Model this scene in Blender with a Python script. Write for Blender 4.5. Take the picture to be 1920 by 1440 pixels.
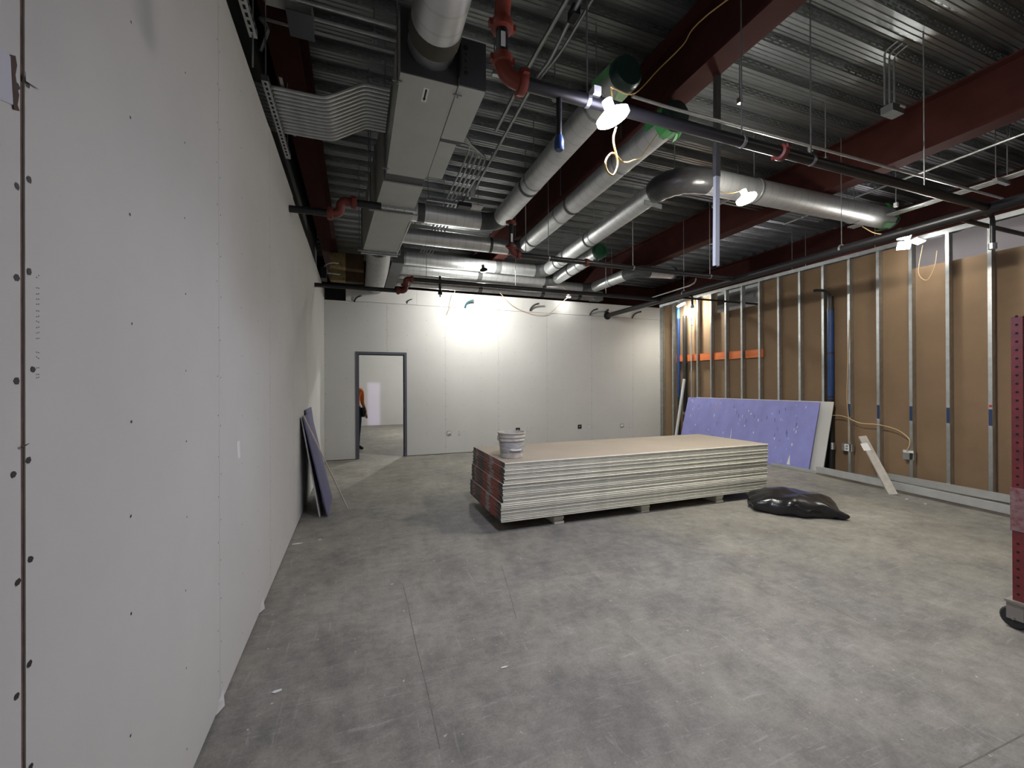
import bpy, math, random
from mathutils import Vector, Matrix
random.seed(7)
for o in list(bpy.data.objects): bpy.data.objects.remove(o, do_unlink=True)
scene = bpy.context.scene
COL = scene.collection

# ---------------------------------------------------------------- camera
YAW, PITCH, ROLL, FPX, CAMZ = math.radians(20.3974), math.radians(0.11397), math.radians(-0.2386), 783.18, 1.4962
_f = Vector((math.sin(YAW)*math.cos(PITCH), math.cos(YAW)*math.cos(PITCH), math.sin(PITCH)))
_r = Vector((math.cos(YAW), -math.sin(YAW), 0)); _u = _r.cross(_f)
_c, _s = math.cos(ROLL), math.sin(ROLL)
_R = _c*_r + _s*_u; _U = -_s*_r + _c*_u
CAMP = Vector((0, 0, CAMZ))
cam_data = bpy.data.cameras.new('camera'); cam = bpy.data.objects.new('camera', cam_data); COL.objects.link(cam)
cam_data.sensor_fit = 'HORIZONTAL'; cam_data.sensor_width = 36.0; cam_data.lens = FPX/1920*36.0
cam_data.clip_start = 0.02; cam_data.clip_end = 200
m = Matrix.Identity(4)
for i, v in enumerate((_R, _U, -_f)):
    for j in range(3): m[j][i] = v[j]
m.translation = CAMP
cam.matrix_world = m
scene.camera = cam

# ---------------------------------------------------------------- world, exposure
world = bpy.data.worlds.new('world'); scene.world = world; world.use_nodes = True
bg = world.node_tree.nodes['Background']; bg.inputs[0].default_value = (0.75, 0.8, 0.9, 1); bg.inputs[1].default_value = 0.006
scene.view_settings.view_transform = 'Standard'; scene.view_settings.look = 'None'
scene.view_settings.exposure = 0.0; scene.view_settings.gamma = 1.0
scene.view_settings.use_curve_mapping = False
LAMP_GAIN = 1.0            # one gain for every lamp bulb

# pixel -> point: a pixel gives a direction, the plane it lies on gives the distance
def ray(u, v): return _R*((u-960)/FPX) + _U*((720-v)/FPX) + _f
def Pz(u, v, z): d = ray(u, v); return CAMP + d*((z-CAMZ)/d.z)
def Px(u, v, x): d = ray(u, v); return CAMP + d*(x/d.x)
def Py(u, v, y): d = ray(u, v); return CAMP + d*(y/d.y)

# ---------------------------------------------------------------- materials
MATS = {}
def mat(name, col, rough=0.6, metal=0.0, var=0.0, vscale=3.0, bump=0.0, bscale=40.0, spec=0.5, emit=None, alt=None, stretch=None, trans=0.0):
    if name in MATS: return MATS[name]
    M = bpy.data.materials.new(name); M.use_nodes = True; MATS[name] = M
    nt = M.node_tree; N = nt.nodes; L = nt.links
    b = N['Principled BSDF']
    b.inputs['Base Color'].default_value = (*col, 1); b.inputs['Roughness'].default_value = rough
    b.inputs['Metallic'].default_value = metal; b.inputs['Specular IOR Level'].default_value = spec
    if trans: b.inputs['Transmission Weight'].default_value = trans
    if emit:
        b.inputs['Emission Color'].default_value = (*emit[0], 1); b.inputs['Emission Strength'].default_value = emit[1]
    if var or bump:
        tc = N.new('ShaderNodeTexCoord'); mp = N.new('ShaderNodeMapping'); L.new(tc.outputs['Object'], mp.inputs[0])
        if stretch: mp.inputs['Scale'].default_value = stretch
        if var:
            n = N.new('ShaderNodeTexNoise'); n.inputs['Scale'].default_value = vscale; n.inputs['Detail'].default_value = 6
            n.inputs['Roughness'].default_value = 0.65; L.new(mp.outputs[0], n.inputs['Vector'])
            r = N.new('ShaderNodeValToRGB'); r.color_ramp.elements[0].position = 0.3; r.color_ramp.elements[1].position = 0.72
            c2 = alt or tuple(c*(1-var) for c in col)
            r.color_ramp.elements[0].color = (*c2, 1); r.color_ramp.elements[1].color = (*col, 1)
            L.new(n.outputs['Fac'], r.inputs[0]); L.new(r.outputs[0], b.inputs['Base Color'])
        if bump:
            n2 = N.new('ShaderNodeTexNoise'); n2.inputs['Scale'].default_value = bscale; n2.inputs['Detail'].default_value = 4
            L.new(mp.outputs[0], n2.inputs['Vector'])
            bp = N.new('ShaderNodeBump'); bp.inputs['Strength'].default_value = bump; bp.inputs['Distance'].default_value = 0.01
            L.new(n2.outputs['Fac'], bp.inputs['Height']); L.new(bp.outputs[0], b.inputs['Normal'])
    return M

M_DRY = mat('drywall_paper', (0.57, 0.57, 0.55), 0.85, var=0.07, vscale=1.3, bump=0.03, bscale=120)
M_DRYBACK = mat('kraft_sheathing', (0.255, 0.168, 0.095), 0.8, var=0.18, vscale=1.6, bump=0.03, bscale=60)
M_SCREW = mat('screw_dimple', (0.02, 0.018, 0.017), 0.6)
M_GYP = mat('gypsum_core_edge', (0.74, 0.73, 0.62), 0.8, var=0.18, vscale=9)
M_BOARDFACE = mat('tan_board_face', (0.40, 0.345, 0.275), 0.8, var=0.12, vscale=1.5)
M_JOINT = mat('brown_joint', (0.10, 0.065, 0.05), 0.85, var=0.5, vscale=25)
M_DARK = mat('dark_void', (0.012, 0.012, 0.013), 0.9)
M_GALV = mat('galvanised_steel', (0.62, 0.65, 0.66), 0.36, 0.9, var=0.3, vscale=9)
M_GALVD = mat('dull_galvanised_steel', (0.43, 0.45, 0.46), 0.45, 0.85, var=0.3, vscale=7)
M_VAV = mat('grey_sheet_casing', (0.47, 0.49, 0.46), 0.55, 0.35, var=0.10, vscale=4)
M_CTRL = mat('dark_control_casing', (0.07, 0.07, 0.075), 0.5, 0.3)
M_DECK = mat('galvanised_deck', (0.30, 0.325, 0.325), 0.34, 0.75, var=0.35, vscale=5, stretch=(0.5, 4, 4), bump=0.05, bscale=30)
M_SLAB = mat('slab_concrete', (0.3, 0.3, 0.29), 0.9)
M_RED = mat('red_primer_steel', (0.070, 0.021, 0.017), 0.8, 0.0, var=0.35, vscale=3, bump=0.03, bscale=50, spec=0.15)
M_BLACK = mat('black_pipe_paint', (0.012, 0.012, 0.014), 0.4)
M_BLACKHOSE = mat('black_plastic_pipe', (0.018, 0.018, 0.018), 0.45)
M_FIT = mat('orange_red_fitting', (0.21, 0.036, 0.02), 0.45, var=0.2, vscale=20)
M_FITDK = mat('dull_red_fitting', (0.16, 0.03, 0.022), 0.5, var=0.25, vscale=20)
M_WHITE = mat('white_label', (0.75, 0.75, 0.73), 0.7)
M_MASTIC = mat('grey_duct_sealant', (0.085, 0.09, 0.09), 0.7, var=0.35, vscale=14, bump=0.15, bscale=30)
M_GREENF = mat('green_plastic_film', (0.08, 0.62, 0.14), 0.3, trans=0.35, var=0.4, vscale=12)
M_GREEND = mat('dark_green_end_cap', (0.010, 0.035, 0.028), 0.35)
M_BLACKWRAP = mat('black_film_wrap', (0.05, 0.05, 0.052), 0.3, var=0.4, vscale=14, bump=0.35, bscale=18)
M_CORD = mat('yellow_cord', (0.72, 0.50, 0.16), 0.5)
M_CABLE = mat('tan_cable', (0.60, 0.43, 0.24), 0.5)
M_BLUE = mat('blue_pipe', (0.016, 0.055, 0.19), 0.4, var=0.25, vscale=8)
M_BLUELT = mat('bright_blue_tape', (0.06, 0.26, 0.52), 0.45)
M_BLUETAPE = mat('blue_mark', (0.014, 0.035, 0.10), 0.6)
M_REDMARK = mat('red_mark', (0.45, 0.03, 0.03), 0.6)
M_ORANGE = mat('orange_treated_wood', (0.72, 0.19, 0.055), 0.7, var=0.4, vscale=10, stretch=(1, 0.3, 3))
M_PVC = mat('white_pvc', (0.68, 0.71, 0.70), 0.4)
M_FRAME = mat('grey_door_frame', (0.085, 0.09, 0.115), 0.45, var=0.1, vscale=4)
M_WOOL = mat('yellow_mineral_wool', (0.45, 0.34, 0.16), 0.95, var=0.6, vscale=22, bump=0.8, bscale=25)
M_FIREPROOF = mat('brown_fireproofing', (0.12, 0.075, 0.04), 0.95, var=0.4, vscale=18, bump=0.5, bscale=35)
M_RUBBER = mat('black_rubber', (0.02, 0.02, 0.02), 0.6)
M_STEELB = mat('bare_steel_plate', (0.35, 0.33, 0.30), 0.5, 0.7)
M_SCAF = mat('red_scaffold_paint', (0.23, 0.028, 0.028), 0.5, var=0.55, vscale=16, alt=(0.10, 0.02, 0.02))
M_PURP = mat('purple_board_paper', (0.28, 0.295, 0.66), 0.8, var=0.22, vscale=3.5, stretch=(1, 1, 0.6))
M_PURPSHADE = mat('shaded_purple_paper', (0.135, 0.135, 0.235), 0.85, var=0.2, vscale=4)  # purple paper with the shade by the plain wall put into its colour
M_BAG = mat('black_bin_bag', (0.014, 0.014, 0.015), 0.26, bump=0.6, bscale=11)
M_BUCKET = mat('smeared_white_plastic', (0.66, 0.63, 0.56), 0.55, var=0.35, vscale=14)
M_BUCKLAB = mat('grey_bucket_label', (0.24, 0.25, 0.27), 0.6, var=0.65, vscale=9, alt=(0.60, 0.59, 0.55), stretch=(1, 1, 5))
M_WOODSTICK = mat('pale_batten', (0.55, 0.50, 0.42), 0.7)

def nodes_of(M): return M.node_tree.nodes, M.node_tree.links
def concrete():
    M = bpy.data.materials.new('scuffed_concrete'); M.use_nodes = True; N, L = nodes_of(M); b = N['Principled BSDF']
    tc = N.new('ShaderNodeTexCoord')
    def noise(scale, detail, rough=0.6, dist=0.0, vec=None, st=None):
        n = N.new('ShaderNodeTexNoise'); n.inputs['Scale'].default_value = scale; n.inputs['Detail'].default_value = detail
        n.inputs['Roughness'].default_value = rough; n.inputs['Distortion'].default_value = dist
        src = tc.outputs['Object']
        if st:
            mp = N.new('ShaderNodeMapping'); mp.inputs['Scale'].default_value = st[:3]; mp.inputs['Rotation'].default_value = (0, 0, st[3]); L.new(src, mp.inputs[0]); src = mp.outputs[0]
        L.new(src, n.inputs['Vector']); return n
    def ramp(n, stops):
        r = N.new('ShaderNodeValToRGB'); e = r.color_ramp.elements
        e[0].position, e[0].color = stops[0][0], (*stops[0][1], 1); e[1].position, e[1].color = stops[-1][0], (*stops[-1][1], 1)
        for p, c in stops[1:-1]: x = e.new(p); x.color = (*c, 1)
        L.new(n.outputs['Fac'], r.inputs[0]); return r
    def mix(mode, fac, a, c):
        x = N.new('ShaderNodeMix'); x.data_type = 'RGBA'; x.blend_type = mode
        if isinstance(fac, float): x.inputs[0].default_value = fac
        else: L.new(fac, x.inputs[0])
        L.new(a, x.inputs[6])
        if isinstance(c, tuple): x.inputs[7].default_value = (*c, 1)
        else: L.new(c, x.inputs[7])
        return x.outputs[2]
    big = ramp(noise(0.45, 5, 0.6, 0.4), [(0.32, (0.185, 0.182, 0.172)), (0.5, (0.245, 0.232, 0.20)), (0.68, (0.30, 0.287, 0.252))])
    mid = ramp(noise(2.2, 9, 0.72, 0.15), [(0.28, (0.60, 0.60, 0.62)), (0.5, (0.95, 0.95, 0.95)), (0.72, (1.2, 1.2, 1.18))])
    mid2 = ramp(noise(8.5, 9, 0.75, 0.1), [(0.30, (0.72, 0.72, 0.73)), (0.5, (1.0, 1.0, 1.0)), (0.70, (1.25, 1.25, 1.24))])
    c = mix('MULTIPLY', 1.0, big.outputs[0], mid.outputs[0]); c = mix('MULTIPLY', 1.0, c, mid2.outputs[0])
    for st, f in (((1.2, 14, 1, 0.5), 0.42), ((13, 1.3, 1, 0.25), 0.38), ((2, 18, 1, -0.7), 0.34), ((1.0, 10, 1, 1.9), 0.30)):
        sc = ramp(noise(2.2, 8, 0.78, 0.5, st=st), [(0.585, (0, 0, 0)), (0.68, (1, 1, 1))])
        k = N.new('ShaderNodeMath'); k.operation = 'MULTIPLY'; k.inputs[1].default_value = f
        L.new(sc.outputs[0], k.inputs[0]); c = mix('MIX', k.outputs[0], c, (0.46, 0.455, 0.43))
    pk = ramp(noise(30, 4, 0.6), [(0.68, (0, 0, 0)), (0.72, (1, 1, 1))])
    c = mix('MIX', pk.outputs[0], c, (0.52, 0.51, 0.48))
    fine = ramp(noise(90, 3, 0.7), [(0.3, (0.86, 0.86, 0.86)), (0.7, (1.1, 1.1, 1.1))])
    c = mix('MULTIPLY', 1.0, c, fine.outputs[0])
    L.new(c, b.inputs['Base Color'])
    rr = N.new('ShaderNodeMapRange'); rr.inputs[3].default_value = 0.42; rr.inputs[4].default_value = 0.75
    nn = noise(1.7, 6); L.new(nn.outputs['Fac'], rr.inputs[0]); L.new(rr.outputs[0], b.inputs['Roughness'])
    bp = N.new('ShaderNodeBump'); bp.inputs['Strength'].default_value = 0.06; bp.inputs['Distance'].default_value = 0.01
    n3 = noise(25, 6); L.new(n3.outputs['Fac'], bp.inputs['Height']); L.new(bp.outputs[0], b.inputs['Normal'])
    b.inputs['Specular IOR Level'].default_value = 0.35
    return M
M_CONC = concrete()
def spiral(name, axis, base=(0.70, 0.72, 0.73)):
    M = bpy.data.materials.new(name); M.use_nodes = True; N, L = nodes_of(M); b = N['Principled BSDF']
    b.inputs['Metallic'].default_value = 0.75; b.inputs['Roughness'].default_value = 0.42
    tc = N.new('ShaderNodeTexCoord'); w = N.new('ShaderNodeTexWave'); w.wave_type = 'BANDS'; w.bands_direction = axis
    w.inputs['Scale'].default_value = 2.4; w.inputs['Distortion'].default_value = 0.0
    L.new(tc.outputs['Object'], w.inputs['Vector'])
    r = N.new('ShaderNodeValToRGB'); r.color_ramp.elements[0].position = 0.0; r.color_ramp.elements[0].color = (*[c*0.86 for c in base], 1)
    r.color_ramp.elements[1].position = 0.06; r.color_ramp.elements[1].color = (*base, 1); L.new(w.outputs['Fac'], r.inputs[0])
    n = N.new('ShaderNodeTexNoise'); n.inputs['Scale'].default_value = 5; n.inputs['Detail'].default_value = 5; L.new(tc.outputs['Object'], n.inputs['Vector'])
    r2 = N.new('ShaderNodeValToRGB'); r2.color_ramp.elements[0].color = (0.7, 0.7, 0.7, 1); r2.color_ramp.elements[1].color = (1.1, 1.1, 1.1, 1); L.new(n.outputs['Fac'], r2.inputs[0])
    x = N.new('ShaderNodeMix'); x.data_type = 'RGBA'; x.blend_type = 'MULTIPLY'; x.inputs[0].default_value = 1
    L.new(r.outputs[0], x.inputs[6]); L.new(r2.outputs[0], x.inputs[7]); L.new(x.outputs[2], b.inputs['Base Color'])
    return M
M_SPX, M_SPY = spiral('spiral_duct_x', 'X'), spiral('spiral_duct_y', 'Y')
def tape_mat():
    M = bpy.data.materials.new('printed_end_tape'); M.use_nodes = True; N, L = nodes_of(M); b = N['Principled BSDF']; b.inputs['Roughness'].default_value = 0.45
    tc = N.new('ShaderNodeTexCoord'); n = N.new('ShaderNodeTexNoise'); n.inputs['Scale'].default_value = 14; n.inputs['Detail'].default_value = 3
    oi = N.new('ShaderNodeObjectInfo'); L.new(tc.outputs['Object'], n.inputs['Vector'])
    sp = N.new('ShaderNodeSeparateXYZ'); L.new(tc.outputs['Object'], sp.inputs[0])
    a = N.new('ShaderNodeMath'); a.operation = 'MULTIPLY_ADD'; a.inputs[1].default_value = 0.16; L.new(n.outputs['Fac'], a.inputs[0]); L.new(sp.outputs['Y'], a.inputs[2])
    a2 = N.new('ShaderNodeMath'); a2.operation = 'MULTIPLY_ADD'; a2.inputs[1].default_value = 0.10; L.new(oi.outputs['Random'], a2.inputs[0]); L.new(a.outputs[0], a2.inputs[2])
    mr = N.new('ShaderNodeMath'); mr.operation = 'DIVIDE'; mr.inputs[1].default_value = 1.32; L.new(a2.outputs[0], mr.inputs[0])
    r = N.new('ShaderNodeValToRGB'); r.color_ramp.interpolation = 'CONSTANT'; e = r.color_ramp.elements
    stops = [(0, (0.02, 0.022, 0.028)), (0.20, (0.34, 0.03, 0.022)), (0.40, (0.40, 0.36, 0.37)), (0.50, (0.30, 0.022, 0.024)), (0.66, (0.025, 0.02, 0.025)), (0.78, (0.14, 0.02, 0.03)), (0.86, (0.27, 0.24, 0.25)), (0.92, (0.02, 0.022, 0.03))]
    e[0].position, e[0].color = 0, (*stops[0][1], 1); e[1].position, e[1].color = stops[-1][0], (*stops[-1][1], 1)
    for p, c in stops[1:-1]: x = e.new(p); x.color = (*c, 1)
    L.new(mr.outputs[0], r.inputs[0]); L.new(r.outputs[0], b.inputs['Base Color']); return M
M_TAPE = tape_mat()

# ---------------------------------------------------------------- mesh builder
class MB:
    def __init__(s): s.v = []; s.f = []; s.m = []
    def add(s, vs, fs, mi=0):
        k = len(s.v); s.v += [Vector(v) for v in vs]; s.f += [tuple(i+k for i in f) for f in fs]; s.m += [mi]*len(fs); return s
    def box(s, x0, x1, y0, y1, z0, z1, mi=0):
        vs = [(x, y, z) for z in (z0, z1) for y in (y0, y1) for x in (x0, x1)]
        return s.add(vs, [(0, 2, 3, 1), (4, 5, 7, 6), (0, 1, 5, 4), (2, 6, 7, 3), (0, 4, 6, 2), (1, 3, 7, 5)], mi)
    def obox(s, c, a, b, e, mi=0):      # centre and three half-axis vectors
        c, a, b, e = map(Vector, (c, a, b, e))
        vs = [c + x*a + y*b + z*e for z in (-1, 1) for y in (-1, 1) for x in (-1, 1)]
        return s.add(vs, [(0, 2, 3, 1), (4, 5, 7, 6), (0, 1, 5, 4), (2, 6, 7, 3), (0, 4, 6, 2), (1, 3, 7, 5)], mi)
    def bar(s, p, q, w, h, up=(0, 0, 1), mi=0):
        p, q = Vector(p), Vector(q); d = (q-p); L = d.length; d.normalize(); u = Vector(up)
        if abs(d.dot(u)) > 0.98: u = Vector((1, 0, 0))
        sd = d.cross(u).normalized(); u2 = sd.cross(d).normalized()
        return s.obox((p+q)/2, d*(L/2), sd*(w/2), u2*(h/2), mi)
    def prism(s, pts, ext, mi=0):       # polygon pts (3D) swept by vector ext
        n = len(pts); pts = [Vector(p) for p in pts]; ext = Vector(ext)
        vs = pts + [p+ext for p in pts]
        fs = [tuple(range(n))[::-1], tuple(range(n, 2*n))] + [(i, (i+1) % n, n+(i+1) % n, n+i) for i in range(n)]
        return s.add(vs, fs, mi)
    def tube(s, pts, r, n=8, caps=True, mi=0):
        pts = [Vector(p) for p in pts]; k = len(pts); rs = r if isinstance(r, (list, tuple)) else [r]*k
        t0 = (pts[1]-pts[0]).normalized(); ref = Vector((0, 0, 1)) if abs(t0.z) < 0.9 else Vector((1, 0, 0))
        nx = t0.cross(ref).normalized(); vs = []
        for i, p in enumerate(pts):
            if i == 0: t = t0
            elif i == k-1: t = (pts[-1]-pts[-2]).normalized()
            else: t = ((pts[i]-pts[i-1]).normalized() + (pts[i+1]-pts[i]).normalized()).normalized()
            nx = (nx - t*nx.dot(t)).normalized(); ny = t.cross(nx)
            for j in range(n):
                a = 2*math.pi*j/n; vs.append(p + (nx*math.cos(a) + ny*math.sin(a))*rs[i])
        fs = [(i*n+j, i*n+(j+1) % n, (i+1)*n+(j+1) % n, (i+1)*n+j) for i in range(k-1) for j in range(n)]
        if caps: fs += [tuple(range(n))[::-1], tuple(range((k-1)*n, k*n))]
        return s.add(vs, fs, mi)
    def lathe(s, prof, c, axis=(0, 0, 1), n=24, mi=0):   # prof: (r, h)
        c = Vector(c); ax = Vector(axis).normalized(); ref = Vector((1, 0, 0)) if abs(ax.x) < 0.9 else Vector((0, 1, 0))
        a1 = ax.cross(ref).normalized(); a2 = ax.cross(a1); vs = []
        for r, h in prof:
            for j in range(n):
                t = 2*math.pi*j/n; vs.append(c + ax*h + (a1*math.cos(t)+a2*math.sin(t))*max(r, 1e-4))
        fs = [(i*n+j, i*n+(j+1) % n, (i+1)*n+(j+1) % n, (i+1)*n+j) for i in range(len(prof)-1) for j in range(n)]
        fs += [tuple(range(n))[::-1], tuple(range((len(prof)-1)*n, len(prof)*n))]
        return s.add(vs, fs, mi)
    def build(s, name, mats, parent=None, loc=None, smooth=False):
        o0 = Vector(loc) if loc is not None else (Vector(parent['_o']) if parent is not None and '_o' in parent else Vector((0, 0, 0)))
        me = bpy.data.meshes.new(name); me.from_pydata([v-o0 for v in s.v], [], s.f); me.update()
        for mm in (mats if isinstance(mats, (list, tuple)) else [mats]): me.materials.append(mm)
        if any(s.m): me.polygons.foreach_set('material_index', s.m)
        import bmesh
        bm = bmesh.new(); bm.from_mesh(me); bmesh.ops.recalc_face_normals(bm, faces=bm.faces); bm.to_mesh(me); bm.free()
        if smooth:
            me.polygons.foreach_set('use_smooth', [True]*len(me.polygons)); me.set_sharp_from_angle(angle=math.radians(40))
        o = bpy.data.objects.new(name, me); COL.objects.link(o)
        o['_o'] = tuple(o0)
        if parent is not None:
            o.parent = parent; o.location = o0 - Vector(parent['_o'])
        else: o.location = o0
        return o
def tag(o, label=None, cat=None, group=None, kind=None):
    if label: o['label'] = label
    if cat: o['category'] = cat
    if group: o['group'] = group
    if kind: o['kind'] = kind
    return o
def thing(name, label, cat, loc, group=None):
    o = bpy.data.objects.new(name, None); COL.objects.link(o); o.location = loc; o['_o'] = tuple(loc)
    return tag(o, label, cat, group)
def arc(p0, p1, p2, n=6):               # rounded corner through control p1
    p0, p1, p2 = Vector(p0), Vector(p1), Vector(p2)
    return [(1-t)**2*p0 + 2*t*(1-t)*p1 + t*t*p2 for t in [i/n for i in range(n+1)]]
def fillet(pts, r, n=5):
    pts = [Vector(p) for p in pts]; out = [pts[0]]
    for i in range(1, len(pts)-1):
        a = (pts[i-1]-pts[i]); b = (pts[i+1]-pts[i]); k = min(r, a.length*0.49, b.length*0.49)
        out += arc(pts[i]+a.normalized()*k, pts[i], pts[i]+b.normalized()*k, n)
    return out + [pts[-1]]
def spline(pts, n=6):                   # Catmull-Rom
    P = [Vector(p) for p in pts]; P = [2*P[0]-P[1]] + P + [2*P[-1]-P[-2]]; out = []
    for i in range(1, len(P)-2):
        for k in range(n):
            t = k/n; a, b, c, d = P[i-1:i+3]
            out.append(0.5*((2*b) + (c-a)*t + (2*a-5*b+4*c-d)*t*t + (3*b-a-3*c+d)*t**3))
    return out + [P[-2]]

XL, YB, XR = -0.60, 9.03, 7.55       # left wall face, back wall face, right stud line
ZDECK, ZBEAM = 4.70, 4.12
Y0 = -5.0                             # rear end of the room behind the camera

# ================================================================= STRUCTURE
fl = MB().box(-9, 14, Y0-0.2, 17.2, -0.15, 0.0).build('floor', M_CONC); tag(fl, kind='structure')
def joint(pix):
    m_ = MB(); pts = [Pz(u, v, 0.0) for u, v in pix]
    for a, b in zip(pts, pts[1:]):
        d = (b-a).normalized(); sd = Vector((-d.y, d.x, 0))*0.0024
        m_.add([a-sd+Vector((0, 0, .0006)), b-sd+Vector((0, 0, .0006)), b+sd+Vector((0, 0, .0006)), a+sd+Vector((0, 0, .0006))], [(0, 1, 2, 3)])
    return m_.build('control_joint', mat('floor_joint', (0.10, 0.092, 0.08), 0.9, var=0.6, vscale=10, alt=(0.2, 0.19, 0.17)), fl)
joint([(755, 1095), (765, 1135), (780, 1210), (800, 1290), (815, 1360), (825, 1405)])
joint([(1798, 1440), (1860, 1408), (1920, 1377)])
joint([(1480, 1100), (1545, 1132), (1612, 1166)])
joint([(940, 1060), (955, 1110), (968, 1160)])


# ---- composite deck overhead
slab = MB().box(-9, 14, Y0-0.2, 17.2, ZDECK+0.080, ZDECK+0.2).build('ceiling', M_SLAB); tag(slab, kind='structure')
PITCH_D, DEP = 0.3048, 0.076
def deck_sheet_mesh():
    mb = MB(); xa, xb = -9.0, 14.0; prof = []
    for k in range(3):
        y = k*PITCH_D
        prof += [(y+0.000, 0), (y+0.030, 0), (y+0.035, 0.007), (y+0.043, 0.007), (y+0.048, 0), (y+0.074, 0), (y+0.079, 0.007), (y+0.087, 0.007), (y+0.092, 0), (y+0.120, 0), (y+0.155, DEP),
                 (y+0.184, DEP), (y+0.191, DEP-0.008), (y+0.198, DEP), (y+0.228, DEP), (y+0.235, DEP-0.008), (y+0.242, DEP), (y+0.270, DEP)]
    prof += [(3*PITCH_D, 0)]
    vs = [(x, y, z) for x in (xa, xb) for y, z in prof]; n = len(prof)
    mb.add(vs, [(i, i+1, n+i+1, n+i) for i in range(n-1)])
    mb.box(xa, xb, 0.9144-0.012, 0.9144-0.004, -0.010, 0.0)         # side-lap seam
    return mb
ds = deck_sheet_mesh(); y = Y0-0.1; first = None
while y < 17:
    if first is None:
        first = ds.build('deck_sheet', M_DECK, slab, loc=(0, 0, 0)); o = first
    else:
        o = first.copy(); COL.objects.link(o)
    o.location = (0, y, ZDECK); y += 0.9144
# pressed embossments on the rib webs, nearest bays
em = MB(); yk = Y0-0.1
ks = [k for k in range(60) if 1.4 < Y0-0.1+k*PITCH_D < 8.0]
for k in ks:
    yb = Y0-0.1+k*PITCH_D
    for (ya, za, yc, zc) in ((0.120, 0.0, 0.155, DEP), (0.270, DEP, 0.3048, 0.0)):
        d = Vector((0, yc-ya, zc-za)).normalized(); nrm = Vector((0, -d.z, d.y))
        if nrm.z > 0: nrm = -nrm
        for r_ in range(3):
            t = 0.018+0.021*r_; c0 = Vector((0, yb+ya, ZDECK+za)) + d*t
            x = -0.9 + (r_ % 2)*0.055
            while x < 8.2:
                c = c0 + Vector((x, 0, 0)); a = Vector((0.036, 0, 0)); b = d*0.0065; e = nrm*0.007
                em.add([c-a-b, c+a-b, c+a+b, c-a+b, c-a*.85-b*.4+e, c+a*.85-b*.4+e, c+a*.85+b*.4+e, c-a*.85+b*.4+e],
                       [(4, 5, 6, 7), (0, 1, 5, 4), (1, 2, 6, 5), (2, 3, 7, 6), (3, 0, 4, 7)])
                x += 0.11
e_ = em.build('web_embossment', M_DECK, slab); tag(e_, kind='stuff')

# ---- walls
def screws(mb, pts, nrm, r=0.0045, t=0.0008):
    n = Vector(nrm)
    a = n.cross(Vector((0, 0, 1))).normalized(); b = n.cross(a)
    for p in pts:
        p = Vector(p); k = 6; vs = [p + n*t + (a*math.cos(6.283*j/k)+b*math.sin(6.283*j/k))*r*random.uniform(.8, 1.15) for j in range(k)]
        mb.add(vs, [tuple(range(k))])

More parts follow.
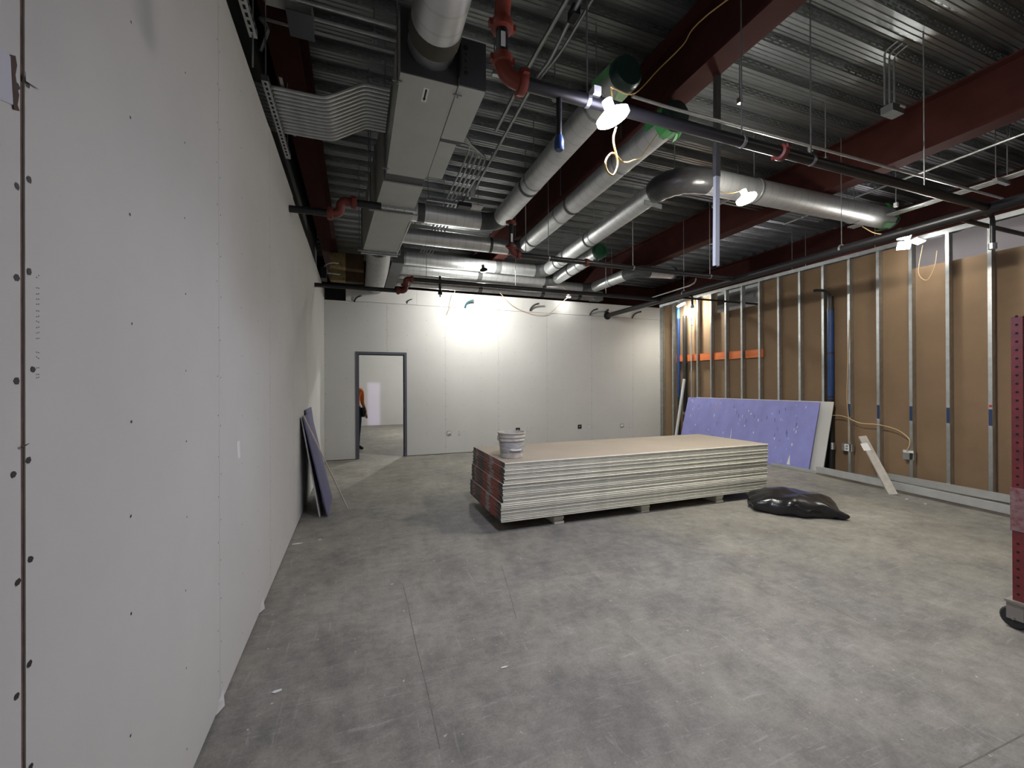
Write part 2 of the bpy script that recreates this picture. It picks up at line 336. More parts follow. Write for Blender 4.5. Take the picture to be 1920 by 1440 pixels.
wl = MB().box(XL-0.13, XL-0.017, Y0, YB+0.1, 0.0, 3.40)
wl = wl.build('wall_left', M_JOINT); tag(wl, kind='structure')
MB().box(XL-.17, XL-.135, Y0, YB+.1, 0, ZDECK).build('unlit_gap_sheet', M_DARK, wl)  # dark sheet added for the unlit void above the wall top
seams = [1.078+1.2192*k for k in range(-5, 8)]
for i, y0 in enumerate(seams):
    y1 = min(y0+1.2192, YB-0.001); ya = max(y0, Y0)
    if y1 <= ya: continue
    g = 0.006 if abs(y0-1.078) < 0.01 else 0.0012
    ztop = 3.405 + 0.012*math.sin(i*2.1)
    pn = MB().box(XL-0.016, XL, ya+g, y1-0.0012 if abs(y1-1.078) > .01 else y1-0.006, 0.014, ztop).build('drywall_panel', M_DRY, wl)
    if abs(y0-1.078) < .01: MB().box(XL-.012, XL-.003, y0-.006, y0+.006, .02, ztop-.02).build('torn_joint_edge', mat('torn_kraft', (.17, .115, .095), .9, var=.5, vscale=30), pn)
    sm = MB(); pts = []; big = []
    for k in range(4):
        yy = y0+0.02 if k == 0 else (y0+1.2192-0.02 if k == 3 else y0+0.4064*k)
        if yy < Y0 or yy > YB: continue
        step = 0.2 if k in (0, 3) else 0.3
        z = 0.1+random.random()*0.1
        while z < 3.35:
            (big if abs(yy-1.078) < .03 else pts).append((XL, yy+random.uniform(-.008, .008), z)); z += step*random.uniform(.85, 1.15)
    screws(sm, pts, (1, 0, 0)); screws(sm, big, (1, 0, 0), .0075); s_ = sm.build('screw_heads', M_SCREW, pn); tag(s_, kind='stuff')
    if abs(y0-(1.078-1.2192)) < 0.01:   # cut-out patch beside the open joint
        a = [Px(u, v, XL) for u, v in ((-60, 40), (0, 88), (17, 105), (20, 150), (22, 196), (-60, 165))]
        MB().prism([p+Vector((0.001, 0, 0)) for p in a], (0.001, 0, 0)).build('patch_piece', mat('patch_paper', (0.52, 0.53, 0.60), .85), pn)
        b = [Px(u, v, XL) for u, v in ((17, 102), (26, 104), (29, 122), (26, 140), (29, 160), (33, 178), (30, 196), (34, 208), (23, 205), (20, 160))]
        MB().prism([p+Vector((0.001, 0, 0)) for p in b], (0.0014, 0, 0)).build('torn_paper_edge', M_JOINT, pn)
    if abs(y0-1.078) < 0.01:
        a = [Px(u, v, XL+0.004) for u, v in ((47, 134), (50, 140), (78, 162), (80, 166), (72, 167), (48, 152))]
        MB().prism(a, (0.001, 0, 0)).build('loose_paper_strip', M_DRY, pn)
        a = [Px(u, v, XL+0.004) for u, v in ((40, 836), (55, 831), (42, 840))]
        MB().prism(a, (0.001, 0, 0)).build('loose_paper_strip', M_JOINT, pn)
        mk = MB()                       # faint factory print running up the board, too worn to read
        for (v0, v1, n) in ((515, 522, 1), (534, 640, 10), (658, 674, 2), (686, 694, 1), (700, 712, 2)):
            for k in range(n):
                vv = v0+(v1-v0)*(k+.5)/n
                for du in (-2.2, 1.5):
                    p = Px(71+du, vv+random.uniform(-2, 2), XL); mk.box(p.x, p.x+.0005, p.y-.0016, p.y+.0016, p.z-.0012, p.z+.0012)
        pm = mk.build('worn_print', mat('faint_ink', (0.30, 0.30, 0.29), .9), pn); tag(pm, kind='stuff')
    if abs(y0-2.2972) < 0.02:
        a = [Px(u, v, XL) for u, v in ((443, 828), (449, 826), (450, 858), (445, 860))]
        MB().prism([p+Vector((0.0005, 0, 0)) for p in a], (0.001, 0, 0)).build('scraped_patch', mat('white_scrape', (0.72, .72, .72), .9), pn)
for v_, u_ in ((1321, 421), (1139, 496)):   # curled paper at the foot of the wall
    p = Pz(u_, v_, 0.02)
    MB().add([(XL+.001, p.y-.05, .012), (XL+.02, p.y+.01, .008), (XL+.001, p.y+.06, .06), (XL+.001, p.y-.02, .05), (XL+.014, p.y+.02, .03)], [(0, 1, 4, 3), (1, 2, 4), (4, 2, 3)]).build('curled_paper', M_DRY, wl)

wb = MB(); DX0, DX1, DZ = -0.02, 0.99, 2.185
wb.box(XL, DX0+0.05, YB+0.017, YB+0.12, 0, 3.2).box(DX1-0.05, XR+0.12, YB+0.017, YB+0.12, 0, 3.2).box(DX0+0.05, DX1-0.05, YB+0.017, YB+0.12, DZ-0.05, 3.2)
wb.box(-0.21, XR+0.12, YB+0.017, YB+0.12, 3.2, 3.515)
wb = wb.build('wall_back', M_JOINT); tag(wb, kind='structure')
SX = [XL] + [0.593+1.2192*k for k in range(0, 6)] + [XR+0.01]
for i in range(len(SX)-1):
    x0, x1 = SX[i]+0.0012, SX[i+1]-0.0012
    if i == 0: poly = [(x0, .012), (DX0, .012), (DX0, DZ), (x1, DZ), (x1, 3.197), (x0, 3.197)]
    elif i == 1: poly = [(x0, DZ), (DX1, DZ), (DX1, .012), (x1, .012), (x1, 3.197), (x0, 3.197)]
    else: poly = [(x0, .012), (x1, .012), (x1, 3.197), (x0, 3.197)]
    pn = MB().prism([(x, YB, z) for x, z in poly], (0, 0.016, 0)).build('drywall_panel', M_DRY, wb)
    sm = MB(); pts = []
    for k in range(4):
        xx = SX[i]+0.02 if k == 0 else (SX[i+1]-0.02 if k == 3 else SX[i]+0.4064*k)
        if xx > SX[i+1]-.01: continue
        z = 0.15
        while z < 3.15:
            if not (DX0-.02 < xx < DX1+.02 and z < DZ+.03): pts.append((xx, YB, z))
            z += 0.3*random.uniform(.9, 1.1)
    screws(sm, pts, (0, -1, 0), 0.007); s_ = sm.build('screw_heads', mat('screw_grey', (0.16, .15, .14), .7), pn); tag(s_, kind='stuff')
UX = [-0.20, 1.2, 2.42, 3.64, 4.86, 6.08, XR+0.01]
for i in range(len(UX)-1):
    MB().box(UX[i]+.001, UX[i+1]-.001, YB, YB+0.016, 3.204, 3.52).build('drywall_strip', M_DRY, wb)
MB().box(XL+0.003, -0.20, YB+0.10, YB+0.12, 3.2, 3.52).build('dark_opening_back', M_DARK, wb)

# ---- door frame in the back wall
dr = MB().box(DX0, DX0+0.05, YB-0.012, YB+0.13, 0, DZ).build('door_1', M_FRAME); tag(dr, kind='structure')
MB().box(DX1-0.05, DX1, YB-0.012, YB+0.13, 0, DZ).build('jamb', M_FRAME, dr)
MB().box(DX0+0.05, DX1-0.05, YB-0.012, YB+0.13, DZ-0.05, DZ).build('head', M_FRAME, dr)
MB().box(DX0+0.05, DX0+0.066, YB+0.04, YB+0.09, 0, DZ-0.05).box(DX1-0.066, DX1-0.05, YB+0.04, YB+0.09, 0, DZ-0.05).box(DX0+.066, DX1-.066, YB+.04, YB+.09, DZ-.066, DZ-.05).build('door_stop', M_FRAME, dr)
MB().box(DX1-0.052, DX1-0.050, YB+0.0, YB+0.035, 1.0, 1.12).build('strike_plate', M_GALV, dr)

# ---- right wall: open steel studs, sheathing on the far side
wr = MB(); wr.box(XR-0.002, XR+0.095, Y0, YB, 0, 0.002).box(XR-0.002, XR, Y0, YB, 0, 0.03).box(XR+0.093, XR+0.095, Y0, YB, 0, 0.03)
wr = wr.build('wall_right', M_GALV); tag(wr, kind='structure')
ZT = 3.60
MB().box(XR-0.003, XR+0.095, Y0, YB, ZT, ZT+0.003).box(XR-0.003, XR-0.001, Y0, YB, ZT-0.06, ZT).box(XR+0.093, XR+0.095, Y0, YB, ZT-0.06, ZT).build('top_track', M_GALV, wr)
def stud_mesh(h):
    mb = MB(); t = 0.0016; d = 0.092; w = 0.038
    mb.box(0, d, 0, t, 0, h).box(0, t, t, w, 0, h).box(d-t, d, t, w, 0, h).box(t, 0.008, w-t, w, 0, h).box(d-0.008, d-t, w-t, w, 0, h)
    return mb
STUDY = [2.84+0.4064*k for k in range(-10, 15)] + [8.93, 8.985]
first = None
for yy in STUDY:
    if first is None: first = stud_mesh(ZT-0.006).build('stud', M_GALV, wr, loc=(0, 0, 0)); o = first
    else: o = first.copy(); COL.objects.link(o)
    o.location = (XR, yy, 0.003)
SH = [(YB, 7.24, 3.54), (7.24, 6.11, 3.10), (6.11, 4.90, 3.61), (4.90, 3.655, 3.61), (3.655, 2.43, 3.172), (2.43, 1.21, 3.172), (1.21, 0, 3.172), (0, -1.22, 3.17), (-1.22, -2.44, 3.17), (-2.44, -3.66, 3.17), (-3.66, Y0, 3.17)]
for a, b, zt in SH:
    MB().box(XR+0.096, XR+0.112, b+.001, a-.001, 0.01, zt).build('sheathing_panel', M_DRYBACK, wr)
for k, yy in enumerate(STUDY[9:15]):      # colour marks on the studs
    if 2.7 < yy < 4.5:
        MB().box(XR-0.0012, XR-0.0002, yy+.001, yy+.036, 0.95, 1.16).build('blue_stud_mark', M_BLUETAPE, wr)
MB().box(XR-0.0012, XR-0.0002, 2.842, 2.872, 1.185, 1.215).build('red_stud_mark', M_REDMARK, wr)

# ---- enclosing walls out of this view
tag(MB().box(XL-0.13, XR+0.2, Y0-0.12, Y0, 0, 4.7).build('wall_rear', M_DRY), kind='structure')
FY = 16.5
tag(MB().box(-9, 14, FY, FY+0.12, 0, 4.7).build('wall_far', M_DRY), kind='structure')
tag(MB().box(11.2, 11.32, Y0, FY, 0, 4.7).build('wall_far_right', M_DRY), kind='structure')
tag(MB().box(-5.1, -4.98, Y0, FY, 0, 4.7).build('wall_far_left', mat('dim_block_wall', (.12, .12, .12), .9)), kind='structure')

# ================================================================= STEEL BEAMS
def beam(label, xc, y0, y1):
    t = thing('steel_beam', label, 'beam', (xc, y0, ZBEAM), 'red primed roof beams')
    MB().box(xc-.11, xc+.11, y0, y1, ZBEAM, ZBEAM+.02).build('bottom_flange', M_RED, t)
    MB().box(xc-.007, xc+.007, y0, y1, ZBEAM+.02, ZDECK-.02).build('web', M_RED, t)
    MB().box(xc-.11, xc+.11, y0, y1, ZDECK-.02, ZDECK-.0005).build('top_flange', M_RED, t)
    return t
beam('dark red steel beam running above the long plain drywall wall', -0.52, Y0, 11.38)
beam('red steel beam crossing the deck beside the green-capped ducts', 2.79, Y0, 11.38)
beam('red steel beam above the black hung sprinkler main and open studs', 6.10, Y0, 11.38)
beam('red steel beam beyond the open stud wall', 9.41, Y0, 11.38)
t = thing('steel_girder', 'dark red girder crossing behind the top of the white door wall', 'girder', (3, 11.5, ZBEAM-.1))
MB().box(-5, 11.2, 11.39, 11.61, ZBEAM-.1, ZBEAM-.08).build('bottom_flange', M_RED, t)
MB().box(-5, 11.2, 11.493, 11.507, ZBEAM-.08, ZDECK-.02).build('web', M_RED, t)
MB().box(-5, 11.2, 11.39, 11.61, ZDECK-.02, ZDECK-.0005).build('top_flange', M_RED, t)

# ================================================================= LAMPS
COOL, NEUT, WARM = (0.79, 0.79, 1.0), (1.0, 0.98, 0.93), (1.0, 0.93, 0.80)
def emit_mat(name, col, flux, area):
    return mat(name, (0.9, 0.9, 0.9), 0.5, emit=(col, LAMP_GAIN*flux/(math.pi*area)))
def globe_lamp(label, p, col, flux, r=0.07, squash=1.25, top=None, nm='globe'):
    p = Vector(p); t = thing('work_lamp', label, 'lamp', tuple(p), 'temporary work lamps')
    # LED bulb: glowing dome below, opaque heat sink above
    prof = [(0.001, -r*.95), (r*.35, -r*.88), (r*.68, -r*.66), (r*.90, -r*.34), (r, 0), (r*.99, r*.14)]
    MB().lathe(prof, p, n=16).build('bulb', emit_mat('bulb_'+nm, col, flux, 2*math.pi*r*r*1.1), t, smooth=True)
    MB().lathe([(r*1.03, r*.10), (r*1.03, r*.22), (r*.75, r*.6), (.03, r*squash), (.034, r*squash+.02), (.034, r*squash+.06), (.02, r*squash+.085)], p, n=16).build('heat_sink', M_WHITE, t, smooth=True)
    q = p+Vector((0, 0, r*squash+.085))
    if top is not None: MB().tube(spline([q, (q+Vector(top))/2+Vector((.01, .01, 0)), top], 4), 0.005, 6).build('hanging_cord', M_CORD, t, smooth=True)
    return t
def disc_lamp(label, p, col, flux, r=0.1, tilt=(0.1, -0.1, -1), top=None, nm='disc', back=0, dome=.03):
    p = Vector(p); t = thing('work_lamp', label, 'lamp', tuple(p), 'temporary work lamps'); ax = Vector(tilt).normalized()
    MB().lathe([(r, 0), (r, dome*.2), (r*.86, dome*.6), (r*.6, dome*.85), (.001, dome)], p, ax, 20).build('lens', emit_mat('lens_'+nm, col, flux, math.pi*r*r*1.15), t, smooth=True)
    MB().lathe([(r*1.05, 0.004), (r*1.05, -.02), (r*.5, -.05), (.03, -.06), (.03, -.11)], p, ax, 20).build('housing', (M_WHITE if nm != 'wall' else M_BLACKHOSE) if not back else emit_mat('translucent_back_'+nm, col, back, math.pi*r*r*1.3), t, smooth=True)
    if top is not None: MB().tube(spline([p-ax*.11, (p-ax*.11+Vector(top))/2+Vector((.02, 0, -.03)), top], 4), 0.005, 6).build('hanging_cord', M_CORD, t, smooth=True)
    return t
L1 = Py(1150, 222, 2.12)
disc_lamp('big bright lamp hung from the black sprinkler pipe by a yellow cord', L1, COOL, 82, 0.094, (0.383, -0.04, -0.924), (L1.x+.02, 2.17, 3.30), 'main', 3, .026)
ZLOW = 3.805
L2 = Pz(1400, 374, 3.47)
disc_lamp('round lamp hanging below the long horizontal spiral duct', L2, (1.0, .95, .85), 118, 0.095, (0.20, -0.25, -1), (L2.x+.05, 3.82, ZLOW), 'disc', 14, .03)
# three-panel folding lamp over the open studs
L3 = Px(1700, 452, 7.22); t = thing('work_lamp', 'folding lamp with three bright panels above the open stud wall', 'lamp', tuple(L3), 'temporary work lamps')
mlp = emit_mat("leaf_panel", NEUT, 56, 3*0.14*0.09*2)
for k, (dx, dy, dz, n) in enumerate(((0, 0.02, 0.075, (-.4, -.5, -.75)), (0, .03, -.055, (-.5, -.6, -.4)), (0, -.12, -.045, (-.3, .2, -.8)))):
    n = Vector(n).normalized(); a = n.cross(Vector((0, 0, 1))).normalized(); b = n.cross(a)
    c = L3+Vector((dx, dy, dz)); MB().obox(c, a*.07, b*.05, n*.006).build('light_panel', mlp if k < 2 else emit_mat('leaf_panel_dim', WARM, 8, .14*.1*2), t)
    MB().obox(c-n*.014, a*.075, b*.055, n*.007).build('panel_back', M_WHITE, t)
MB().lathe([(.025, 0), (.03, .02), (.03, .08), (.015, .1)], L3+Vector((.02, 0, .0)), n=12).build('socket', M_WHITE, t)
MB().tube([L3+Vector((.02, 0, .1)), (L3.x+.1, L3.y+.02, ZT-.03)], .005, 6).build('hanging_cord', M_CORD, t)
L4 = Vector((2.30, 7.72, 3.70))
disc_lamp('lamp hidden above the white door wall behind the round ducts', L4, NEUT, 105, 0.07, (.32, .50, -.80), (2.29, 8.15, 3.86), 'wall')
L5 = Px(1277, 571, 7.28)
disc_lamp('pale round lamp in the far corner above the black vent pipe', L5, WARM, 72, 0.10, (0.3, -0.35, -1), L5+Vector((.1, .05, .2)), 'corner')
L6 = Py(1066, 556, 8.75)
disc_lamp('small lamp glimpsed under the far duct, aimed at the door wall', L6, NEUT, 4, 0.05, (0.05, .30, -1), L6+Vector((-.08, .15, .26)), 'tiny')
globe_lamp('unseen fill bulb added near the rear wall over the open floor', (2.6, -2.2, 3.3), NEUT, 8, 0.068, 1.25, (2.6, -2.2, 4.7), 'rear')  # invented lamp behind the camera, fills the left wall and near floor
globe_lamp('unseen fill bulb added near the rear end of the stud wall', (6.3, -1.2, 3.4), WARM, 24, 0.068, 1.25, (6.3, -1.2, 4.7), 'rearright')  # second invented lamp out of view, more fill from behind the camera
globe_lamp('unseen bulb added to light the room beyond the doorway', (2.6, 13.2, 3.3), NEUT, 330, 0.068, 1.25, (2.6, 13.2, 4.7), 'beyond')  # unseen lamp added so the far room's end wall is lit
globe_lamp('bulb lighting the space beyond the open studs', (9.2, 5.0, 3.6), (1, .9, .95), 70, 0.068, 1.25, (9.2, 5.0, 4.7), 'beyondright')
# daylight through a tall narrow window of the far room falls on its end wall
ar = bpy.data.lights.new('far_window_daylight', 'AREA'); ar.shape = 'RECTANGLE'; ar.size = 0.36; ar.size_y = 1.6; ar.spread = math.radians(2.0)
ar.color = (0.80, 0.62, 1.0); ar.energy = 0.75
ao = bpy.data.objects.new('far_window_daylight', ar); COL.objects.link(ao)
tp = Vector((0.60, 16.5, 0.80)); ao.location = (-2.2, 12.6, 0.82)
ao.rotation_euler = (tp-ao.location).to_track_quat('-Z', 'Y').to_euler()

# ================================================================= BIG FLOOR OBJECTS
# ---- stack of drywall sheets on dunnage
BL, BW, NB = 3.70, 1.22, 34
BT = 0.600/NB
def sheet_mesh():
    mb = MB(); t = BT; a = 0.010
    sec = [(0, t*.28), (a, 0), (BW-a, 0), (BW, t*.28), (BW, t*.72), (BW-a, t*.999), (a, t*.999), (0, t*.72)]
    n = 8; vs = [(x, y_, z) for x in (0, BL) for y_, z in sec]
    mb.add(vs, [tuple(range(n))[::-1], tuple(range(n, 2*n))])
    for i in range(n):
        mb.add([vs[i], vs[(i+1) % n], vs[n+(i+1) % n], vs[n+i]], [(0, 1, 2, 3)], 1 if i in (1, 5) else 0)
    return mb
firsts = None
for k in range(NB):
    bundle = 0 if k < 11 else (1 if k < 22 else 2)
    bx, by = ((1.362, 3.990), (1.385, 4.002), (1.405, 4.008))[bundle]
    if k == 21: by -= 0.012
    loc = (bx+random.uniform(-.006, .006), by+random.uniform(-.004, .004), 0.10+k*BT)
    nm = ('bottom', 'middle', 'upper')[bundle]
    if firsts is None:
        o = sheet_mesh().build('drywall_sheet', [M_GYP, M_BOARDFACE], loc=(0, 0, 0))
        tp_ = MB().box(-0.0015, 0.0, 0.006, BW-.006, BT*.10, BT*.90).build('end_tape', M_TAPE, o)
        firsts = (o, tp_); o.location = loc
    else:
        o = firsts[0].copy(); COL.objects.link(o); o.location = loc
        c = firsts[1].copy(); COL.objects.link(c); c.parent = o; c.location = (random.uniform(0, .0), 0, 0)
    o['_o'] = loc
    if k == NB-1: tag(o, 'topmost tan drywall sheet of the big stack, with the bucket on it', 'drywall sheet', 'drywall sheets in the stack')
    elif k == 0: tag(o, 'lowest drywall sheet of the big stack, resting on the support blocks', 'drywall sheet', 'drywall sheets in the stack')
    else: tag(o, 'drywall sheet in the %s bundle of the big stack, red printed end tape' % nm, 'drywall sheet', 'drywall sheets in the stack')
ZS = 0.10+NB*BT
for k, (xc, lab) in enumerate(((2.04, 'strip block propping the stack near its red taped end'), (3.17, 'strip block under the middle of the drywall stack'), (4.30, 'strip block under the stack toward the black bag'))):
    t = thing('support_block', lab, 'support block', (xc, 4.05, 0), 'blocks under the drywall stack')
    for j in range(4):
        MB().box(xc-.055+random.uniform(-.006, .006), xc+.055, 4.045+random.uniform(-.015, .015), 5.12, j*.025, j*.025+.0245).build('gypsum_strip', M_GYP, t)
# ---- bucket
bc = Vector((1.60, 4.33, ZS)); t = thing('bucket', 'plaster-smeared white plastic bucket on top of the drywall stack', 'bucket', tuple(bc))
prof = [(.118, 0), (.124, .006), (.138, .185), (.148, .186), (.150, .200), (.143, .204), (.145, .222), (.152, .224), (.153, .236), (.145, .240), (.147, .262), (.155, .266), (.155, .278), (.148, .280), (.143, .262), (.121, .012), (.001, .012)]
MB().lathe(prof, bc, n=32).build('pail', M_BUCKET, t, smooth=True)
lb = MB(); n = 18
for i in range(n):
    a0 = math.radians(190+170*i/n); a1 = math.radians(190+170*(i+1)/n)
    vs = [bc+Vector((r_*math.cos(a), r_*math.sin(a), z)) for a, r_, z in ((a0, .1285, .05), (a1, .1285, .05), (a1, .1385, .178), (a0, .1385, .178))]; lb.add(vs, [(0, 1, 2, 3)])
lb.build('label', M_BUCKLAB, t, smooth=True)
hd = [bc+Vector((.152*math.cos(a), -.152*abs(math.sin(a))-.004, .21-.125*math.sin(a))) for a in [math.pi*i/16 for i in range(17)]]
hd = [bc+Vector((.158*math.cos(math.pi*i/16), -.145*math.sin(math.pi*i/16)**.6, .212-.12*math.sin(math.pi*i/16)**.7)) for i in range(17)]
hp = MB().tube(hd, .0022, 6).build('wire_handle', M_GALV, t, smooth=True)
MB().tube(hd[6:11], .008, 8).build('handle_grip', M_WHITE, hp, smooth=True)
MB().lathe([(.02, 0), (.02, .008)], bc+Vector((-.158, 0, .212)), (1, 0, 0), 12).build('handle_lug', M_BUCKET, t); MB().lathe([(.02, 0), (.02, .008)], bc+Vector((.150, 0, .212)), (1, 0, 0), 12).build('handle_lug', M_BUCKET, t)

# ---- black bin bag
bgc = Vector((4.86, 3.42, 0)); mb = MB(); nu, nv = 72, 26; rng = random.Random(5)
outl = [(-.46, .30), (-.47, .12), (-.36, -.10), (-.20, -.22), (0.0, -.33), (.12, -.42), (.20, -.36), (.30, -.20), (.48, -.08), (.52, .02), (.44, .18), (.34, .36), (.12, .48), (-.10, .50), (-.30, .44)]
ol = spline([Vector((a, b, 0)) for a, b in outl]+[Vector((outl[0][0], outl[0][1], 0))], 8)
ol = [ol[int(i*(len(ol)-1)/nu)] for i in range(nu)]
ph = [rng.uniform(0, 6.28) for _ in range(40)]
def wrk(x, y, k): return sum(math.sin(x*f*math.cos(ph[q+k])+y*f*math.sin(ph[q+k])+ph[q+9+k])/f for q, f in enumerate((9, 14, 22, 31)))
for j in range(nv+1):
    tv = j/nv; a_ = math.radians(-38+128*tv)
    kk = max(0.0, math.cos(a_))**.55 if tv < 1 else 0.0
    for i in range(nu):
        o_ = ol[i]; th = 2*math.pi*i/nu
        fold = (.030*math.sin(7*th+ph[1]+3*tv)+.022*math.sin(13*th+ph[2]-5*tv)+.012*math.sin(23*th+ph[4]))*(1 if tv < .55 else max(0, 1-(tv-.55)/.35))
        k = kk*(1+fold*1.6); x_, y_ = o_.x*k, o_.y*k
        z = .105*(math.sin(a_)+math.sin(math.radians(38)))/(1+math.sin(math.radians(38)))*1.95
        hgt = 1-.42*max(0, min(1, (-y_-.05)/.42))-.15*max(0, x_/.5)+.10*math.exp(-((x_+.1)**2+(y_-.2)**2)/.06)
        zz = z*hgt + (.11*wrk(x_*1.2, y_*1.2, 0))*min(1, tv*2.2)*.75
        mb.v.append(bgc+Vector((x_, y_, .001 if j == 0 else max(.0015+.004*j, zz))))
for j in range(nv):
    for i in range(nu): mb.f.append((j*nu+i, j*nu+(i+1) % nu, (j+1)*nu+(i+1) % nu, (j+1)*nu+i)); mb.m.append(0)
mb.f.append(tuple(range(nu))[::-1]); mb.m.append(0); mb.f.append(tuple(range(nv*nu, (nv+1)*nu))); mb.m.append(0)
bag = mb.build('bin_bag', M_BAG, loc=tuple(bgc), smooth=True); tag(bag, 'crumpled black plastic bag lying flat on the floor beside the stack', 'plastic bag')

# ---- boards leaning on the studs
def lean_board(name, label, y0, y1, xb, xt, zt, th, mats, tilt=0.0):
    b0, b1 = Vector((xb, y0, 0.002)), Vector((xb, y1, 0.002)); up = Vector((xt-xb, 0, zt)); n = up.cross(Vector((0, 1, 0))).normalized()
    if n.x > 0: n = -n
    mb = MB().prism([b0, b1, b1+up+Vector((0, 0, tilt)), b0+up], -n*th)
    me = mb.build(name, mats, loc=(xb, (y0+y1)/2, 0.0)); return tag(me, label, 'board')
o = lean_board('drywall_board', 'white drywall board leaning on the studs behind the purple one', 4.70, 7.74, 7.23, 7.522, 1.185, .0125, M_DRY)
o = lean_board('drywall_board', 'scuffed purple drywall board leaning against the open studs', 4.89, 7.93, 7.165, 7.465, 1.175, .0125, M_PURP)
up = Vector((.30, 0, 1.175)); nn = Vector((-1.175, 0, .30)).normalized()
def on_board(yy, s): return Vector((7.165, yy, .002))+up*s+nn*.0008
sc = MB(); rs = random.Random(11)
for k in range(46):
    yy, s = rs.uniform(5.0, 7.8), rs.uniform(.05, .95); w, h = rs.uniform(.006, .02), rs.uniform(.01, .06); c = on_board(yy, s)
    sc.obox(c, (0, w/2, 0), up.normalized()*h/2, nn*.0004, 0)
s_ = sc.build('plaster_scuffs', mat('white_scuff', (.62, .63, .72), .9), o); tag(s_, kind='stuff')
sc = MB()
for k in range(34):
    yy, s = rs.uniform(5.0, 7.8), rs.uniform(.1, .95); w, h = rs.uniform(.006, .016), rs.uniform(.02, .10); c = on_board(yy, s)
    sc.obox(c, (0, w/2, rs.uniform(-.004, .004)), up.normalized()*h/2, nn*.0003, 0)
s_ = sc.build('dark_scuffs', mat('violet_scuff', (.13, .13, .33), .9), o); tag(s_, kind='stuff')
c = on_board(7.05, .84); MB().obox(c, (0, .05, 0), up.normalized()*.10, nn*.0004).build('glue_stain', mat('glue_stain', (.30, .28, .40), .9, var=.4, vscale=25, alt=(.27, .275, .6)), o)
MB().prism([on_board(6.56, .32), on_board(6.54, .32), on_board(6.55, .50)], nn*.001).build('paper_tear', M_WHITE, o)
MB().prism([on_board(5.22, .05), on_board(5.28, .05), on_board(5.25, .20)], nn*.001).build('paper_tear', M_WHITE, o)
MB().obox(on_board(6.4, 1.0)+Vector((.006, 0, .003)), (0, 1.5, 0), (.007, 0, 0), (0, 0, .0008)).build('white_board_edge', M_WHITE, o)

# ---- boards leaning on the plain wall, with a batten
def lean_left(label, y0, y1, xb, xt, zt, th, m_, name='drywall_offcut'):
    b0, b1 = Vector((xb, y0, .002)), Vector((xb, y1, .002)); upv = Vector((xt-xb, 0, zt)); n = Vector((zt, 0, -(xt-xb))).normalized()
    o = MB().prism([b0, b1, b1+upv, b0+upv], n*th).build(name, m_, loc=(xb, (y0+y1)/2, 0)); return tag(o, label, 'board')
lean_left('grey drywall offcut nearest the plain wall, edge on', 5.22, 5.60, -.405, -.590, 1.13, .013, M_DRY)
o = lean_left('purple-blue drywall offcut leaning over the grey one by the wall', 5.20, 6.05, -.322, -.572, 1.145, .013, M_PURPSHADE)
lean_left('taller shade-darkened purple offcut standing behind the leaning pair', 5.62, 6.30, -.43, -.592, 1.20, .012, M_PURPSHADE)
b0, b1 = Pz(652, 953, .003), Px(569, 779, -.53)
tag(MB().bar(b0, b1, .011, .011).build('thin_batten', M_WOODSTICK, loc=tuple(b0)), 'thin pale batten propped against the leaning purple offcuts', 'batten')

# ---- steel tracks lying along the stud wall
def channel(name, label, cat, p, q, w, h, open_side=(1, 0, 0), t=.0018, group=None):
    p, q = Vector(p), Vector(q); d = (q-p).normalized(); o_ = Vector(open_side); o_ = (o_-d*o_.dot(d)).normalized(); v = d.cross(o_).normalized()
    mb = MB(); L_ = (q-p).length/2; c = (p+q)/2
    mb.obox(c, d*L_, v*(h/2), o_*t/2)
    for s in (1, -1): mb.obox(c+v*s*(h/2)+o_*w/2, d*L_, o_*(w/2), v*t/2)
    return tag(mb.build(name, mat('track_steel', (.55, .57, .56), .5, .55, var=.2, vscale=7), loc=tuple(p)), label, cat, group)
channel('steel_track', 'long front galvanised track lying below the open studs', 'track', Pz(1905, 967, .04)+Vector((0, 0, .046)), Pz(1530, 885, .04)+Vector((0, 0, .046)), .05, .092, (1, 0, 0))
channel('steel_track', 'galvanised track lying behind the front one, against the stud feet', 'track', Pz(1905, 931, .125)-Vector((0, 0, .046)), Pz(1650, 885, .125)-Vector((0, 0, .046)), .04, .092, (1, 0, 0))
channel('steel_track', 'short track end lying past the purple board foot', 'track', (7.10, 4.72, .03), (7.075, 5.50, .03), .03, .05, (1, 0, 0))
for a, b, lab in (((7.0, 2.35, 0), (7.14, 2.35, 0), 'wood scrap spacer under the steel tracks by the scaffold'), ((7.2, 4.0, 0), (7.45, 4.0, 0), 'wood scrap spacer under the far end of the steel tracks')):
    tag(MB().bar(Vector(a)+Vector((0, 0, .0175)), Vector(b)+Vector((.15, 0, .0175)), .05, .035).build('scrap_spacer', M_WOODSTICK, loc=a), lab, 'wood scrap')
# leaning stud offcut
p0, p1 = Vector((6.74, 3.47, .004)), Vector((7.12, 4.05, .705)); d = (p1-p0).normalized()
t = thing('stud_offcut', 'short dull steel stud leaning over the tracks with a paper sticker', 'steel stud', tuple(p0))
sd = Vector((.55, -.80, 0)).normalized(); sd = (sd-d*sd.dot(d)).normalized(); nv_ = sd.cross(d).normalized()
if nv_.y > 0: nv_ = -nv_
mb = MB(); c = (p0+p1)/2; L_ = (p1-p0).length/2
MSTU = mat('dusty_stud', (.50, .47, .42), .6, .3, var=.25, vscale=12)
mb.obox(c, d*L_, sd*.046, nv_*.001)
for s in (1, -1): mb.obox(c+sd*s*.046-nv_*.018, d*L_, sd*.001, nv_*.018)
mb.obox(c+sd*.012+nv_*.003, d*L_*.9, sd*.004, nv_*.002)
mb.build('channel', MSTU, t)
MB().obox(p0+d*L_*1.60-sd*.03+nv_*.004, d*.065, sd*.042, nv_*.001).build('sticker', M_WHITE, t)

